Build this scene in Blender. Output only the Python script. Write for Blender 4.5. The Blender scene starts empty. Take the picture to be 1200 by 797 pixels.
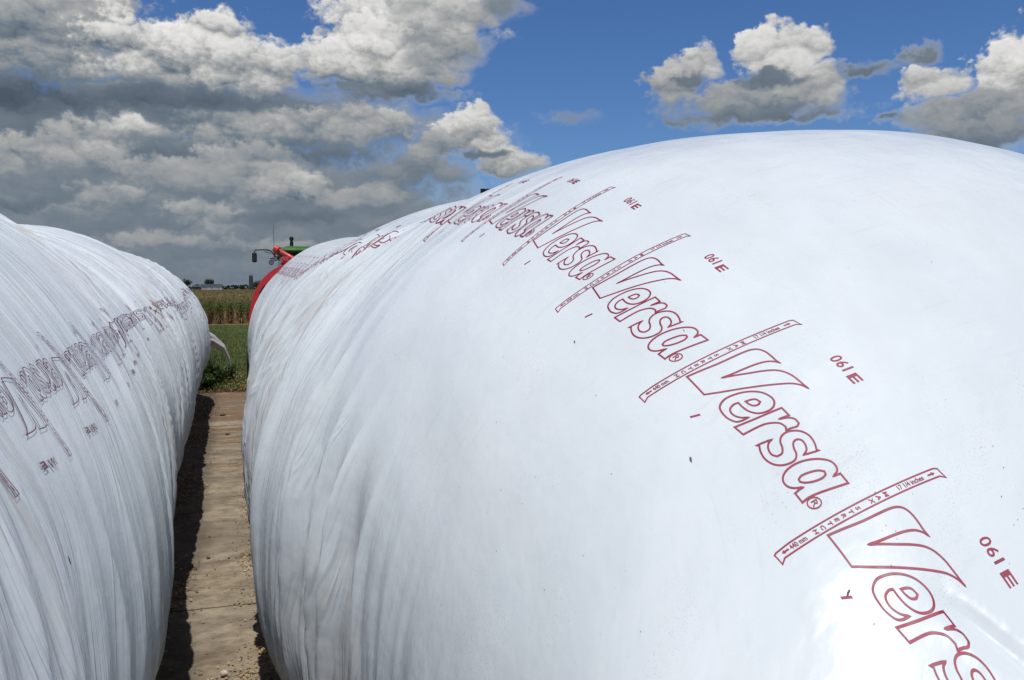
import bpy, math, random
import numpy as np
from mathutils import Vector, Matrix

random.seed(7)
rng = np.random.default_rng(11)
sc = bpy.context.scene
COL = sc.collection
PI = math.pi

# ------------------------------------------------------------------ helpers
def tag(o, label=None, cat=None, group=None, kind=None):
    if label: o['label'] = label
    if cat: o['category'] = cat
    if group: o['group'] = group
    if kind: o['kind'] = kind
    return o

def link(name, me, parent=None):
    o = bpy.data.objects.new(name, me)
    COL.objects.link(o)
    if parent is not None: o.parent = parent
    return o

def empty(name, loc=(0, 0, 0)):
    o = bpy.data.objects.new(name, None); o.location = loc
    COL.objects.link(o)
    return o

def np_mesh(name, verts, faces, mats, smooth=False, mat_idx=None, uv=None):
    """verts (n,3); faces: (m,3|4) array or list of tuples"""
    me = bpy.data.meshes.new(name)
    verts = np.asarray(verts, dtype=np.float32)
    if isinstance(faces, np.ndarray):
        k = faces.shape[1]; m = len(faces)
        me.vertices.add(len(verts)); me.vertices.foreach_set('co', verts.ravel())
        me.loops.add(m * k); me.loops.foreach_set('vertex_index', faces.astype(np.int32).ravel())
        me.polygons.add(m)
        me.polygons.foreach_set('loop_start', np.arange(0, m * k, k, dtype=np.int32))
        me.polygons.foreach_set('loop_total', np.full(m, k, dtype=np.int32))
    else:
        me.from_pydata([tuple(map(float, v)) for v in verts], [], [tuple(f) for f in faces])
    me.update(calc_edges=True)
    for m_ in mats: me.materials.append(m_)
    if mat_idx is not None: me.polygons.foreach_set('material_index', np.asarray(mat_idx, dtype=np.int32))
    if smooth: me.polygons.foreach_set('use_smooth', np.ones(len(me.polygons), dtype=bool))
    if uv is not None:
        l = me.uv_layers.new(name='UVMap')
        vi = np.empty(len(me.loops), dtype=np.int32); me.loops.foreach_get('vertex_index', vi)
        l.data.foreach_set('uv', np.asarray(uv, dtype=np.float32)[vi].ravel())
    me.validate()
    return me

class MB:
    """collects shapes, then links them as one mesh object"""
    def __init__(s): s.v = []; s.f = []; s.m = []
    def add(s, verts, faces, mi=0):
        b = len(s.v); s.v += [tuple(v) for v in verts]; s.f += [tuple(i + b for i in f) for f in faces]; s.m += [mi] * len(faces)
    def box(s, lo, hi, mi=0, bev=0.0):
        x0, y0, z0 = lo; x1, y1, z1 = hi
        if bev <= 0:
            s.add([(x0,y0,z0),(x1,y0,z0),(x1,y1,z0),(x0,y1,z0),(x0,y0,z1),(x1,y0,z1),(x1,y1,z1),(x0,y1,z1)],
                  [(0,3,2,1),(4,5,6,7),(0,1,5,4),(1,2,6,5),(2,3,7,6),(3,0,4,7)], mi); return
        b = bev; pts = []; fs = []
        lay = [(z0, b), (z0 + b, 0), (z1 - b, 0), (z1, b)]
        for z, i in lay:
            a = b if i == 0 else 0
            xs0, xs1, ys0, ys1 = x0 + i, x1 - i, y0 + i, y1 - i
            c = b
            pts += [(xs0 + c, ys0, z), (xs1 - c, ys0, z), (xs1, ys0 + c, z), (xs1, ys1 - c, z), (xs1 - c, ys1, z), (xs0 + c, ys1, z), (xs0, ys1 - c, z), (xs0, ys0 + c, z)]
        for k in range(3):
            for i in range(8):
                j = (i + 1) % 8; fs.append((k*8+i, k*8+j, k*8+8+j, k*8+8+i))
        fs.append(tuple(range(7, -1, -1))); fs.append(tuple(range(24, 32)))
        s.add(pts, fs, mi)
    def tube(s, path, r, n=10, mi=0, cap=True):
        path = [Vector(p) for p in path]; rs = r if isinstance(r, (list, tuple)) else [r] * len(path)
        pts = []; fs = []
        for i, p in enumerate(path):
            a = path[max(0, i - 1)]; b = path[min(len(path) - 1, i + 1)]
            d = (b - a).normalized(); up = Vector((0, 0, 1)) if abs(d.z) < .9 else Vector((0, 1, 0))
            x = d.cross(up).normalized(); y = d.cross(x)
            for k in range(n):
                t = 2 * PI * k / n; pts.append(p + (x * math.cos(t) + y * math.sin(t)) * rs[i])
        for i in range(len(path) - 1):
            for k in range(n):
                j = (k + 1) % n; fs.append((i*n+k, i*n+j, i*n+n+j, i*n+n+k))
        if cap: fs.append(tuple(range(n))); fs.append(tuple(range(len(path)*n-1, len(path)*n-n-1, -1)))
        s.add(pts, fs, mi)
    def lathe(s, prof, c, axis='z', n=28, mi=0):
        """prof list of (r, h) around c"""
        pts = []; fs = []
        for r, h in prof:
            for k in range(n):
                t = 2 * PI * k / n; a, b = r * math.cos(t), r * math.sin(t)
                pts.append({'z': (c[0]+a, c[1]+b, c[2]+h), 'x': (c[0]+h, c[1]+a, c[2]+b), 'y': (c[0]+a, c[1]+h, c[2]+b)}[axis])
        for i in range(len(prof) - 1):
            for k in range(n):
                j = (k + 1) % n; fs.append((i*n+k, i*n+j, i*n+n+j, i*n+n+k))
        s.add(pts, fs, mi)
    def build(s, name, mats, parent=None, smooth=False, loc=None):
        me = np_mesh(name, s.v, s.f, mats if isinstance(mats, (list, tuple)) else [mats], mat_idx=s.m)
        o = link(name, me, parent)
        if smooth:
            me.polygons.foreach_set('use_smooth', np.ones(len(me.polygons), dtype=bool))
            me.set_sharp_from_angle(angle=math.radians(38))
        return o

# value/gradient noise in numpy
_perm = np.random.default_rng(3).permutation(512)
_grad = np.random.default_rng(4).uniform(0, 2 * PI, 512)
def gnoise(x, y, seed=0):
    x = np.asarray(x, float) + seed * 17.31; y = np.asarray(y, float) + seed * 9.77
    xi = np.floor(x).astype(int); yi = np.floor(y).astype(int); xf = x - xi; yf = y - yi
    def g(ix, iy, dx, dy):
        h = _perm[(_perm[ix & 511] + iy) & 511]; a = _grad[h]; return np.cos(a) * dx + np.sin(a) * dy
    u = xf**3*(xf*(xf*6-15)+10); v = yf**3*(yf*(yf*6-15)+10)
    a = g(xi, yi, xf, yf); b = g(xi+1, yi, xf-1, yf); c = g(xi, yi+1, xf, yf-1); d = g(xi+1, yi+1, xf-1, yf-1)
    return ((a*(1-u)+b*u)*(1-v) + (c*(1-u)+d*u)*v) * 1.4
def fbm(x, y, seed=0, oct=4, lac=2.03, gain=.5):
    r = 0; a = 1; f = 1
    for i in range(oct):
        r = r + a * gnoise(x * f, y * f, seed + i * 3); a *= gain; f *= lac
    return r
def sstep(a, b, x):
    t = np.clip((x - a) / (b - a), 0, 1); return t*t*(3-2*t)

# ------------------------------------------------------------------ material helpers
class NT:
    def __init__(s, tree): s.t = tree; s.n = tree.nodes; s.l = tree.links
    def node(s, typ, **kw):
        n = s.n.new(typ)
        for k, v in kw.items(): setattr(n, k, v)
        return n
    def put(s, sock, val):
        if isinstance(val, bpy.types.NodeSocket): s.l.new(val, sock)
        elif val is not None: sock.default_value = val
    def math(s, op, a, b=None, c=None, clamp=False):
        n = s.node('ShaderNodeMath', operation=op, use_clamp=clamp)
        s.put(n.inputs[0], a); s.put(n.inputs[1], b); s.put(n.inputs[2], c); return n.outputs[0]
    def rng(s, v, a, b, c=0., d=1., smooth=False):
        n = s.node('ShaderNodeMapRange'); n.interpolation_type = 'SMOOTHSTEP' if smooth else 'LINEAR'
        for i, x in zip((0, 1, 2, 3, 4), (v, a, b, c, d)): s.put(n.inputs[i], x)
        return n.outputs[0]
    def noise(s, vec, scale, detail=4, rough=.5, dist=0., typ='FBM', d2=False):
        n = s.node('ShaderNodeTexNoise')
        if d2: n.noise_dimensions = '2D'
        s.put(n.inputs['Vector'], vec); n.noise_type = typ
        n.inputs['Scale'].default_value = scale; n.inputs['Detail'].default_value = detail
        n.inputs['Roughness'].default_value = rough; n.inputs['Distortion'].default_value = dist
        return n.outputs[0]
    def voro(s, vec, scale, feature='F1', detail=0, smooth=None, rand=1.0, d2=False):
        n = s.node('ShaderNodeTexVoronoi', feature=feature)
        if d2: n.voronoi_dimensions = '2D'
        s.put(n.inputs['Vector'], vec)
        n.inputs['Scale'].default_value = scale; n.inputs['Detail'].default_value = detail; n.inputs['Randomness'].default_value = rand
        if smooth is not None: n.inputs['Smoothness'].default_value = smooth
        return n.outputs['Distance']
    def mapping(s, vec, scale=(1,1,1), loc=(0,0,0)):
        n = s.node('ShaderNodeMapping'); s.put(n.inputs['Vector'], vec)
        n.inputs['Scale'].default_value = scale; n.inputs['Location'].default_value = loc; return n.outputs[0]
    def mix(s, fac, a, b, typ='MIX'):
        n = s.node('ShaderNodeMix', data_type='RGBA', blend_type=typ); s.put(n.inputs[0], fac)
        s.put(n.inputs[6], a if not isinstance(a, tuple) else (*a[:3], 1)); s.put(n.inputs[7], b if not isinstance(b, tuple) else (*b[:3], 1)); return n.outputs[2]
    def ramp(s, fac, stops):
        n = s.node('ShaderNodeValToRGB'); s.put(n.inputs[0], fac); e = n.color_ramp.elements
        while len(e) < len(stops): e.new(.5)
        for el, (p, c) in zip(e, stops): el.position = p; el.color = (*c, 1)
        return n.outputs[0]

def new_mat(name):
    m = bpy.data.materials.new(name); m.use_nodes = True
    nt = NT(m.node_tree); b = nt.n['Principled BSDF']
    return m, nt, b
def simple(name, col, rough=.5, metal=0., var=.15, scale=6., bump=0., coat=0.):
    m, nt, b = new_mat(name)
    tc = nt.node('ShaderNodeTexCoord').outputs['Object']
    n = nt.noise(tc, scale, 5, .6)
    lo = tuple(c * (1 - var) for c in col); hi = tuple(min(1, c * (1 + var)) for c in col)
    nt.put(b.inputs['Base Color'], nt.mix(nt.rng(n, .3, .7), lo, hi))
    nt.put(b.inputs['Roughness'], nt.rng(n, .3, .7, max(.03, rough - .1), min(1, rough + .1)))
    b.inputs['Metallic'].default_value = metal; b.inputs['Coat Weight'].default_value = coat
    if bump:
        bm = nt.node('ShaderNodeBump'); bm.inputs['Strength'].default_value = bump; bm.inputs['Distance'].default_value = .02
        nt.put(bm.inputs['Height'], nt.noise(tc, scale * 6, 4, .6)); nt.put(b.inputs['Normal'], bm.outputs[0])
    return m

def film_material():
    m, nt, b = new_mat('white_film')
    uvn = nt.node('ShaderNodeUVMap'); uvn.uv_map = 'UVMap'; uv = uvn.outputs[0]
    obj = nt.node('ShaderNodeTexCoord').outputs['Object']
    # dirt settled in the folds, with shade painted into the grooves: thin streaks running round the bag (v), narrow along it (u); only in the wrinkled stretch
    sep = nt.node('ShaderNodeSeparateXYZ'); nt.put(sep.inputs[0], uv)
    wr = nt.node('ShaderNodeAttribute'); wr.attribute_name = 'wrinkled'; wrk = wr.outputs['Fac']
    warp = nt.noise(nt.mapping(uv, (1.2, .7, 1)), 1.0, 2, .5, d2=True)
    comb = nt.node('ShaderNodeCombineXYZ'); nt.put(comb.inputs[0], nt.math('MULTIPLY_ADD', warp, .35, sep.outputs[0])); nt.put(comb.inputs[1], sep.outputs[1])
    st1 = nt.noise(nt.mapping(comb.outputs[0], (16, 1.1, 1)), 1.0, 3, .6, d2=True)
    st2 = nt.noise(nt.mapping(comb.outputs[0], (40, 1.7, 1)), 1.0, 2, .6, d2=True)
    pat = nt.noise(nt.mapping(uv, (.9, .5, 1)), 1.3, 2, .55, d2=True)
    d1 = nt.math('MULTIPLY', nt.rng(st1, .51, .66, 0, 1, True), nt.rng(pat, .38, .58, 0, 1, True))
    d2 = nt.math('MULTIPLY', nt.rng(st2, .55, .70, 0, 1, True), nt.rng(pat, .34, .56, .2, 1, True))
    ga_ = nt.node('ShaderNodeAttribute'); ga_.attribute_name = 'groove'
    gd = nt.math('MULTIPLY', nt.rng(ga_.outputs['Fac'], .25, .95, 0, 1, True), nt.rng(pat, .36, .58, .25, .85))  # low spots of the folds: part dirt, part shade painted in for depth
    dust_shade = nt.math('MULTIPLY', nt.math('ADD', nt.math('MULTIPLY', d1, .55), nt.math('MULTIPLY', d2, .5), clamp=True), wrk)
    dust_shade = nt.math('MAXIMUM', dust_shade, nt.math('MULTIPLY', gd, .42))
    blot = nt.noise(nt.mapping(uv, (1, 1, 1)), 2.2, 4, .6, d2=True)
    base = nt.mix(nt.rng(blot, .35, .7), (.650, .695, .708), (.715, .752, .762))
    base = nt.mix(nt.math('MULTIPLY', dust_shade, .66), base, (.42, .36, .29))
    # general grime, stronger close to the ground where splashes reach
    sepo = nt.node('ShaderNodeSeparateXYZ'); nt.put(sepo.inputs[0], obj)
    splash = nt.math('MULTIPLY', nt.rng(sepo.outputs[2], .75, .05, 0, 1), nt.rng(nt.noise(obj, 5, 4, .65), .4, .68, 0, 1))
    base = nt.mix(nt.math('MULTIPLY', splash, .55), base, (.33, .26, .19))
    # fine chaff specks, in loose patches
    vd = nt.voro(nt.mapping(uv, (1, 1, 1)), 46, d2=True)
    sp = nt.math('MULTIPLY', nt.math('LESS_THAN', vd, .075), nt.rng(nt.noise(uv, 3.1, 3, .6, d2=True), .60, .72, 0, .8))
    vd2 = nt.voro(nt.mapping(uv, (1, 1, 1), (3.3, 1.7, 0)), 110, d2=True)
    sp2 = nt.math('MULTIPLY', nt.math('LESS_THAN', vd2, .09), nt.rng(nt.noise(nt.mapping(uv, (1,1,1), (5, 9, 0)), 2.3, 3, .6, d2=True), .58, .68, 0, 1))
    base = nt.mix(nt.math('MULTIPLY', nt.math('ADD', sp, sp2, clamp=True), .55), base, (.30, .27, .25))
    for (sx_, sy_, rot) in ((70, 3.5, .5), (55, 2.8, -.9), (4, 60, .15)):
        mpn = nt.node('ShaderNodeMapping'); nt.put(mpn.inputs['Vector'], uv); mpn.inputs['Rotation'].default_value = (0, 0, rot); mpn.inputs['Scale'].default_value = (sx_, sy_, 1); mpn.inputs['Location'].default_value = (sx_*.7, sy_*1.3, 0)
        scf = nt.math('MULTIPLY', nt.rng(nt.noise(mpn.outputs[0], 1.0, 2, .5, d2=True), .66, .74, 0, 1), nt.rng(nt.noise(nt.mapping(uv, (1.6, 1.9, 1), (rot*9, 3, 0)), 1.0, 2, .5, d2=True), .54, .66, 0, 1))
        base = nt.mix(nt.math('MULTIPLY', scf, .08), base, (.35, .33, .31))
    smear = nt.math('MULTIPLY', nt.rng(nt.noise(nt.mapping(uv, (.8, 1.6, 1), (2, 7, 0)), 1.5, 5, .68, d2=True), .5, .75, 0, 1), .16)
    base = nt.mix(smear, base, (.50, .48, .44))
    nt.put(b.inputs['Base Color'], base)
    sm = nt.noise(nt.mapping(uv, (2.5, 2.5, 1)), 2.0, 4, .7, d2=True)
    rough = nt.math('ADD', nt.rng(sm, .3, .7, .19, .32), nt.math('MULTIPLY', dust_shade, .3))
    nt.put(b.inputs['Roughness'], rough)
    b.inputs['IOR'].default_value = 1.40; b.inputs['Specular IOR Level'].default_value = .36
    # fine film texture
    b1 = nt.noise(nt.mapping(comb.outputs[0], (22, 1.4, 1)), 1.0, 3, .55, d2=True)
    b2 = nt.noise(nt.mapping(uv, (7, 5, 1)), 1.0, 3, .6, d2=True)
    hgt = nt.math('ADD', nt.math('MULTIPLY', nt.math('MULTIPLY', b1, wrk), .011), nt.math('MULTIPLY', b2, .0036))
    cr0 = nt.noise(nt.mapping(comb.outputs[0], (11, .62, 1)), 1.0, 2, .55, d2=True); cr1 = nt.noise(nt.mapping(comb.outputs[0], (24, .9, 1), (5, 3, 0)), 1.0, 2, .5, d2=True)
    crs = nt.math('ADD', nt.math('MULTIPLY', nt.rng(nt.math('ABSOLUTE', nt.math('SUBTRACT', cr0, .5)), 0, .06, 0, 1, True), .0022), nt.math('MULTIPLY', nt.rng(nt.math('ABSOLUTE', nt.math('SUBTRACT', cr1, .5)), 0, .07, 0, 1, True), .0012))
    hgt = nt.math('MULTIPLY_ADD', crs, wrk, hgt)
    b3 = nt.noise(nt.mapping(uv, (26, 20, 1)), 1.0, 3, .6, d2=True)
    hgt = nt.math('ADD', hgt, nt.math('MULTIPLY', b3, .00042))
    bm = nt.node('ShaderNodeBump'); bm.inputs['Strength'].default_value = 1.0; bm.inputs['Distance'].default_value = 1.0
    nt.put(bm.inputs['Height'], hgt); nt.put(b.inputs['Normal'], bm.outputs[0])
    return m

FILM = film_material()
INK = simple('printed_ink', (.27, .005, .046), .5, var=.25, scale=30)
INK2 = simple('darker_ink', (.14, .014, .06), .45, var=.3, scale=30)  # same print in a darker tone, for the left bag
def grimy(name, col, dirt=(.16, .12, .08), rough=.42):
    m, nt, b = new_mat(name)
    tc = nt.node('ShaderNodeTexCoord').outputs['Object']
    n = nt.noise(nt.mapping(tc, (2.2, 2.2, .7)), 2.0, 6, .65); n2 = nt.noise(tc, 1.1, 4, .6); n3 = nt.noise(tc, 14, 5, .65)
    c = nt.mix(nt.rng(n2, .3, .7), tuple(x*.78 for x in col), tuple(min(1, x*1.15) for x in col))
    c = nt.mix(nt.math('MULTIPLY', nt.rng(n, .5, .75, 0, .6), nt.rng(n3, .3, .6, .4, 1)), c, dirt)
    nt.put(b.inputs['Base Color'], c); nt.put(b.inputs['Roughness'], nt.rng(n, .4, .7, rough-.08, rough+.3)); return m
RED = grimy('red_paint', (.52, .022, .025))
GREEN = grimy('green_paint', (.06, .17, .035))
YELLOW = simple('yellow_paint', (.75, .52, .03), .4, var=.1)
BLACK = simple('black_plastic', (.012, .012, .013), .5, var=.3)
RUBBER = simple('rubber', (.018, .017, .016), .8, var=.3, bump=.3)
STEEL = simple('grey_steel', (.34, .34, .33), .45, .6, var=.2, bump=.1)
DARKSTEEL = simple('dark_steel', (.035, .036, .04), .5, .2, var=.3)
GLASSDARK = simple('cab_glass', (.012, .015, .017), .06, var=.1)
LAMP = simple('lamp_lens', (.22, .22, .21), .12)

# ------------------------------------------------------------------ silage bags
class Bag:
    E = 2.15; EB = 2.25; ZB = .42
    def __init__(s, K, h, w, xl, side):
        s.K = np.array(K); s.h = np.array(h); s.w = np.array(w); s.xl = np.array(xl); s.side = side; s.EB = 2.6 if side > 0 else 2.25
    def itp(s, q, v):
        K = s.K; n = len(K); i = np.clip(np.searchsorted(K, q) - 1, 0, n - 2); m = np.gradient(v, K); hh = K[i+1]-K[i]; t = np.clip((q-K[i])/hh, 0, 1)
        return (2*t**3-3*t**2+1)*v[i]+(t**3-2*t**2+t)*hh*m[i]+(-2*t**3+3*t**2)*v[i+1]+(t**3-t**2)*hh*m[i+1]
    def grid(s, S, TH, dispf):
        h = s.itp(S, s.h)[:, None]; w = s.itp(S, s.w)[:, None]; x0 = s.itp(S, s.xl)[:, None] + w
        c, sn = np.cos(TH)[None], np.sin(TH)[None]
        e = np.where(sn >= 0, 2/s.E, 2/s.EB)
        x = x0 - w*np.sign(c)*np.abs(c)**e
        z = np.where(sn >= 0, s.ZB*h + (1-s.ZB)*h*np.abs(sn)**e, s.ZB*h - s.ZB*h*np.abs(sn)**e)
        y = np.broadcast_to(S[:, None], x.shape)
        P = np.stack([x, y, z], -1)
        j0 = np.argmin(np.abs(TH - PI/2))
        d = np.concatenate([np.zeros((len(S), 1)), np.cumsum(np.hypot(np.diff(x, axis=1), np.diff(z, axis=1)), 1)], 1)
        T = d - d[:, j0:j0+1]
        gs = np.gradient(P, axis=0); gt = np.gradient(P, axis=1)
        N = np.cross(gt, gs); N /= np.maximum(np.linalg.norm(N, axis=-1, keepdims=True), 1e-9)
        cen = np.stack([x0[:, 0], S, s.ZB*h[:, 0]], -1)[:, None]
        flip = np.sign(np.sum(N * (P - cen), -1, keepdims=True)); N = N*np.where(flip == 0, 1, flip)
        D, wr, gr = dispf(S[:, None] + 0*T, T, np.broadcast_to(TH[None], T.shape), z)
        P = P + N * D[..., None]
        P[..., 2] = np.maximum(P[..., 2], 0.006)
        if s.side < 0: P[..., 0] *= -1
        gs = np.gradient(P, axis=0); gt = np.gradient(P, axis=1)
        N2 = np.cross(gt, gs); N2 /= np.maximum(np.linalg.norm(N2, axis=-1, keepdims=True), 1e-9)
        cen = cen * np.array([s.side, 1, 1])
        fl = np.sign(np.sum(N2 * (P - cen), -1, keepdims=True)); N2 = N2*np.where(fl == 0, 1, fl)
        s.S, s.TH, s.P, s.N, s.T, s.wr, s.gr = S, TH, P, N2, T, wr, gr
    def mesh(s, name):
        n, m = s.P.shape[:2]
        V = s.P.reshape(-1, 3); i = np.arange(n-1)[:, None]*m + np.arange(m-1)[None]
        F = np.stack([i, i+1, i+m+1, i+m], -1).reshape(-1, 4)
        if s.side > 0: F = F[:, ::-1]
        # close the ring: last theta sample meets the first one (360 degrees)
        uv = np.stack([s.P[..., 1]*0 + s.S[:, None], s.T + 3.0*(s.side < 0) + 20], -1).reshape(-1, 2)
        me = np_mesh(name, V, F, [FILM], smooth=True, uv=uv)
        a = me.attributes.new('wrinkled', 'FLOAT', 'POINT'); a.data.foreach_set('value', s.wr.astype(np.float32).ravel())
        a = me.attributes.new('groove', 'FLOAT', 'POINT'); a.data.foreach_set('value', s.gr.astype(np.float32).ravel())
        return me
    def at(s, q, t, off=.002):
        """points on the finished skin from (distance along the bag, girth from the crest)"""
        q = np.asarray(q, float); t = np.asarray(t, float)
        i = np.clip(np.searchsorted(s.S, q) - 1, 0, len(s.S)-2); a = np.clip((q - s.S[i])/(s.S[i+1]-s.S[i]), 0, 1)
        out = np.empty((len(q), 3)); J = np.arange(len(s.TH), dtype=float)
        for k in range(len(q)):
            ta = (1-a[k])*s.T[i[k]] + a[k]*s.T[i[k]+1]
            jf = np.interp(t[k], ta, J); j = min(int(jf), len(J)-2); b = jf - j
            A, B = s.P[i[k], j:j+2], s.P[i[k]+1, j:j+2]; NA, NB = s.N[i[k], j:j+2], s.N[i[k]+1, j:j+2]
            p = (1-a[k])*((1-b)*A[0]+b*A[1]) + a[k]*((1-b)*B[0]+b*B[1])
            nn = (1-a[k])*((1-b)*NA[0]+b*NA[1]) + a[k]*((1-b)*NB[0]+b*NB[1])
            out[k] = p + nn/np.linalg.norm(nn)*off
        return out

def ridged(x, p=2.0):
    return (1 - np.clip(np.abs(x)*1.6, 0, 1))**p

def level(D, s, wr, lift=.010, sig=.55):
    """take the slow drift out of the folds so the bag keeps its measured outline"""
    S = s[:, 0]; W = np.exp(-((S[:, None]-S[None])/sig)**2)*np.gradient(S)[None]; W /= W.sum(1, keepdims=True)
    return D - W @ D - lift*wr

def disp_right(s, t, th, z):
    wander = .13*gnoise(t*.5, s*.5, 2) + .035*gnoise(t*1.5, s*1.2, 9)
    q = s + wander
    m = sstep(2.55, 3.35, s + .30*gnoise(s*.8, t*.8, 5) + .15*gnoise(s*2.2, t*1.6, 15) + .55*sstep(-2.0, -2.8, t))      # the wrinkled stretch starts beyond the smooth end
    low = sstep(-1.9, -2.7, t)*sstep(1.3, 2.6, s)
    wr = np.clip(m*(.09 + .91*sstep(-1.0, -1.75, t)) + .5*low, 0, 1)
    amp = .45 + .55*sstep(-.35, .35, gnoise(s*.55, t*.35, 8))
    amp2 = .30 + .70*sstep(-.25, .3, gnoise(s*1.0+4, t*.5, 6) + .2)
    a = .040*(ridged(gnoise(q*1.9, t*.30, 21), 1.4) - .45)
    b = .042*(ridged(gnoise(q*5.8, t*.24, 22), 1.5) - .4)
    c = .020*(ridged(gnoise(q*11.5, t*.36, 23), 1.7) - .3)
    e = .0090*(ridged(gnoise(q*20, t*.65, 24), 1.6) - .35)
    bold = 1 + .35*sstep(3.2, 4.6, s)
    D = wr*(amp*(.9*a + 1.4*bold*b) + amp2*(1.0*c + .6*e))
    D = level(D, s, wr)
    D = D + (1 - .8*sstep(11, 15, s))*(.018*gnoise(s*.75 + 3.7, t*.22, 31)*sstep(2.2, 4.5, s) + .016*gnoise(s*.33, t*.3, 32)*sstep(4, 8, s))
    # dents and soft swells of the tight, smooth end
    D = D + (1-m)*(.013*gnoise(s*1.1, t*.9, 41) + .0055*gnoise(s*2.6, t*2.0, 42) + .0018*gnoise(s*6.5, t*5, 43))
    # gentle slack folds on the shoulder where smooth turns into wrinkled
    sh = sstep(1.6, 2.4, s)*(1-sstep(3.6, 5.2, s))*sstep(-1.0, -1.7, t)
    D = D + sh*.010*(ridged(gnoise(s*2.6 + .5*t, t*.5, 51), 1.3) - .4)
    # a bulge near the low flank, the crease by the last logo
    D = D - .012*np.exp(-((s-3.6)/.5)**2 - ((t+2.7)/.6)**2)
    ax, ay, bx, by = 1.155, -1.085, .88, -.80
    L = math.hypot(bx-ax, by-ay); ux, uy = (bx-ax)/L, (by-ay)/L
    al = (s-ax)*ux + (t-ay)*uy; pe = -(s-ax)*uy + (t-ay)*ux
    pe = pe + .006*np.sin(al*7)
    fade = sstep(0, .12, al)*(1-sstep(.6, .8, al))
    far = 1 - .75*sstep(11, 15, s)
    groove = wr*amp2*np.clip(-(.8*b + 1.0*c + 1.2*e)/.012, 0, 1)
    D = D + fade*(.0035*np.exp(-((pe-.02)/.02)**2) - .014*np.exp(-((pe+.008)/.011)**2))
    return D, wr*(.55+.45*amp), groove

def disp_left(s, t, th, z):
    wander = .15*gnoise(t*.5, s*.5, 62) + .045*gnoise(t*1.6, s*1.3, 69)
    q = s + wander - .16*t
    near = sstep(.2, 2.6, s)
    amp = .15 + .85*sstep(-.25, .4, gnoise(s*.9, t*.7, 68) + .35*near - .1)
    amp2 = .10 + .90*sstep(-.15, .35, gnoise(s*1.3+4, t*.9, 66) + .3*near - .05)
    wr = np.clip(.55 + .45*near + 0*t, 0, 1)*(.75 + .25*sstep(-.4, -1.2, t))
    a = .038*(ridged(gnoise(q*1.5, t*.32, 71), 1.3) - .45)
    b = .042*(ridged(gnoise(q*4.8, t*.30, 72), 1.5) - .4)
    c = .020*(ridged(gnoise(q*10.0, t*.45, 73), 1.7) - .3)
    e = .0085*(ridged(gnoise(q*18, t*.9, 74), 1.6) - .35)
    calm = .62 + .38*sstep(3.5, 6.0, s) ; calm = 1 - (1 - calm*(.45 + .55*sstep(-1.9, -2.5, t)))*(1 - sstep(3.0, 5.5, s))
    D = wr*calm*(amp*(.7*a + 1.2*b*(.55+.45*near)) + amp2*(1.05*c*(.4+.6*near) + .7*e*(.25+.75*near)))
    D = level(D, s, wr)
    groove = wr*amp2*np.clip(-(.8*b + 1.0*c + 1.2*e)/.012, 0, 1)
    D = D + .016*gnoise(s*.7 + 1.2, t*.25, 81) + .05*gnoise(s*.3, t*.3, 82)*sstep(4, 9, s)
    return D, wr*(.25*amp + .75*amp2), groove

TH = np.concatenate([np.linspace(-.5*PI, -.32, 26), np.linspace(-.32, 2.15, 330)[1:], np.linspace(2.15, 1.5*PI, 56)[1:]])
RB = Bag([-.9, -.6, 0, .5, 1, 1.5, 2, 2.5, 3.2, 4, 5.5, 8, 12, 15, 18, 18.7],
         [.05, .28, .74, 1.22, 1.649, 2.1, 2.452, 2.670, 2.751, 2.710, 2.736, 2.649, 2.769, 2.72, 2.66, 2.60],
         [.14, .55, 1.28, 1.63, 1.808, 1.840, 1.887, 1.945, 2.085, 2.082, 1.805, 1.426, 1.269, 1.40, 1.438, 1.40],
         [1.35, .95, .25, .05, .27, .468, .390, .274, .083, .108, .096, .21, .291, .329, .66, .72], 1)
S_R = np.concatenate([np.arange(-.9, .6, .03), np.arange(.6, 5.5, .0115), np.arange(5.5, 11, .018), np.arange(11, 18.69, .03), [18.7]])
RB.grid(S_R, TH, disp_right)
LB = Bag([-3.2, -2.9, -2, 0, 1.0, 2.0, 3.0, 4.5, 6.5, 9.0, 12.0, 15.0, 17.0, 19.0, 20.5, 21.1],
         [.05, .5, 1.9, 2.71, 2.745, 2.735, 2.720, 2.675, 2.585, 2.705, 2.686, 2.80, 2.70, 1.95, 1.36, .62],
         [.2, .8, 1.4, 1.6, 1.601, 1.605, 1.609, 1.606, 1.596, 1.524, 1.656, 1.95, 2.05, 1.40, 1.05, .45],
         [1.5, 1.0, .55, .38, .334, .279, .223, .288, .355, .352, .362, .375, .34, .93, 1.40, 1.95], -1)
S_L = np.concatenate([np.arange(-3.2, 1.0, .05), np.arange(1.0, 8, .016), np.arange(8, 15, .026), np.arange(15, 21.09, .034), [21.1]])
LB.grid(S_L, TH, disp_left)

right_bag = link('silage_bag', RB.mesh('silage_bag'))
tag(right_bag, 'huge white silage bag with a smooth bulging end and red lettering along its shoulder', 'silage bag', 'silage bags side by side on the slab')
left_bag = link('silage_bag', LB.mesh('silage_bag'))
tag(left_bag, 'wrinkled white silage bag casting its shadow on the alley, lettering upside down along its flank', 'silage bag', 'silage bags side by side on the slab')

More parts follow.
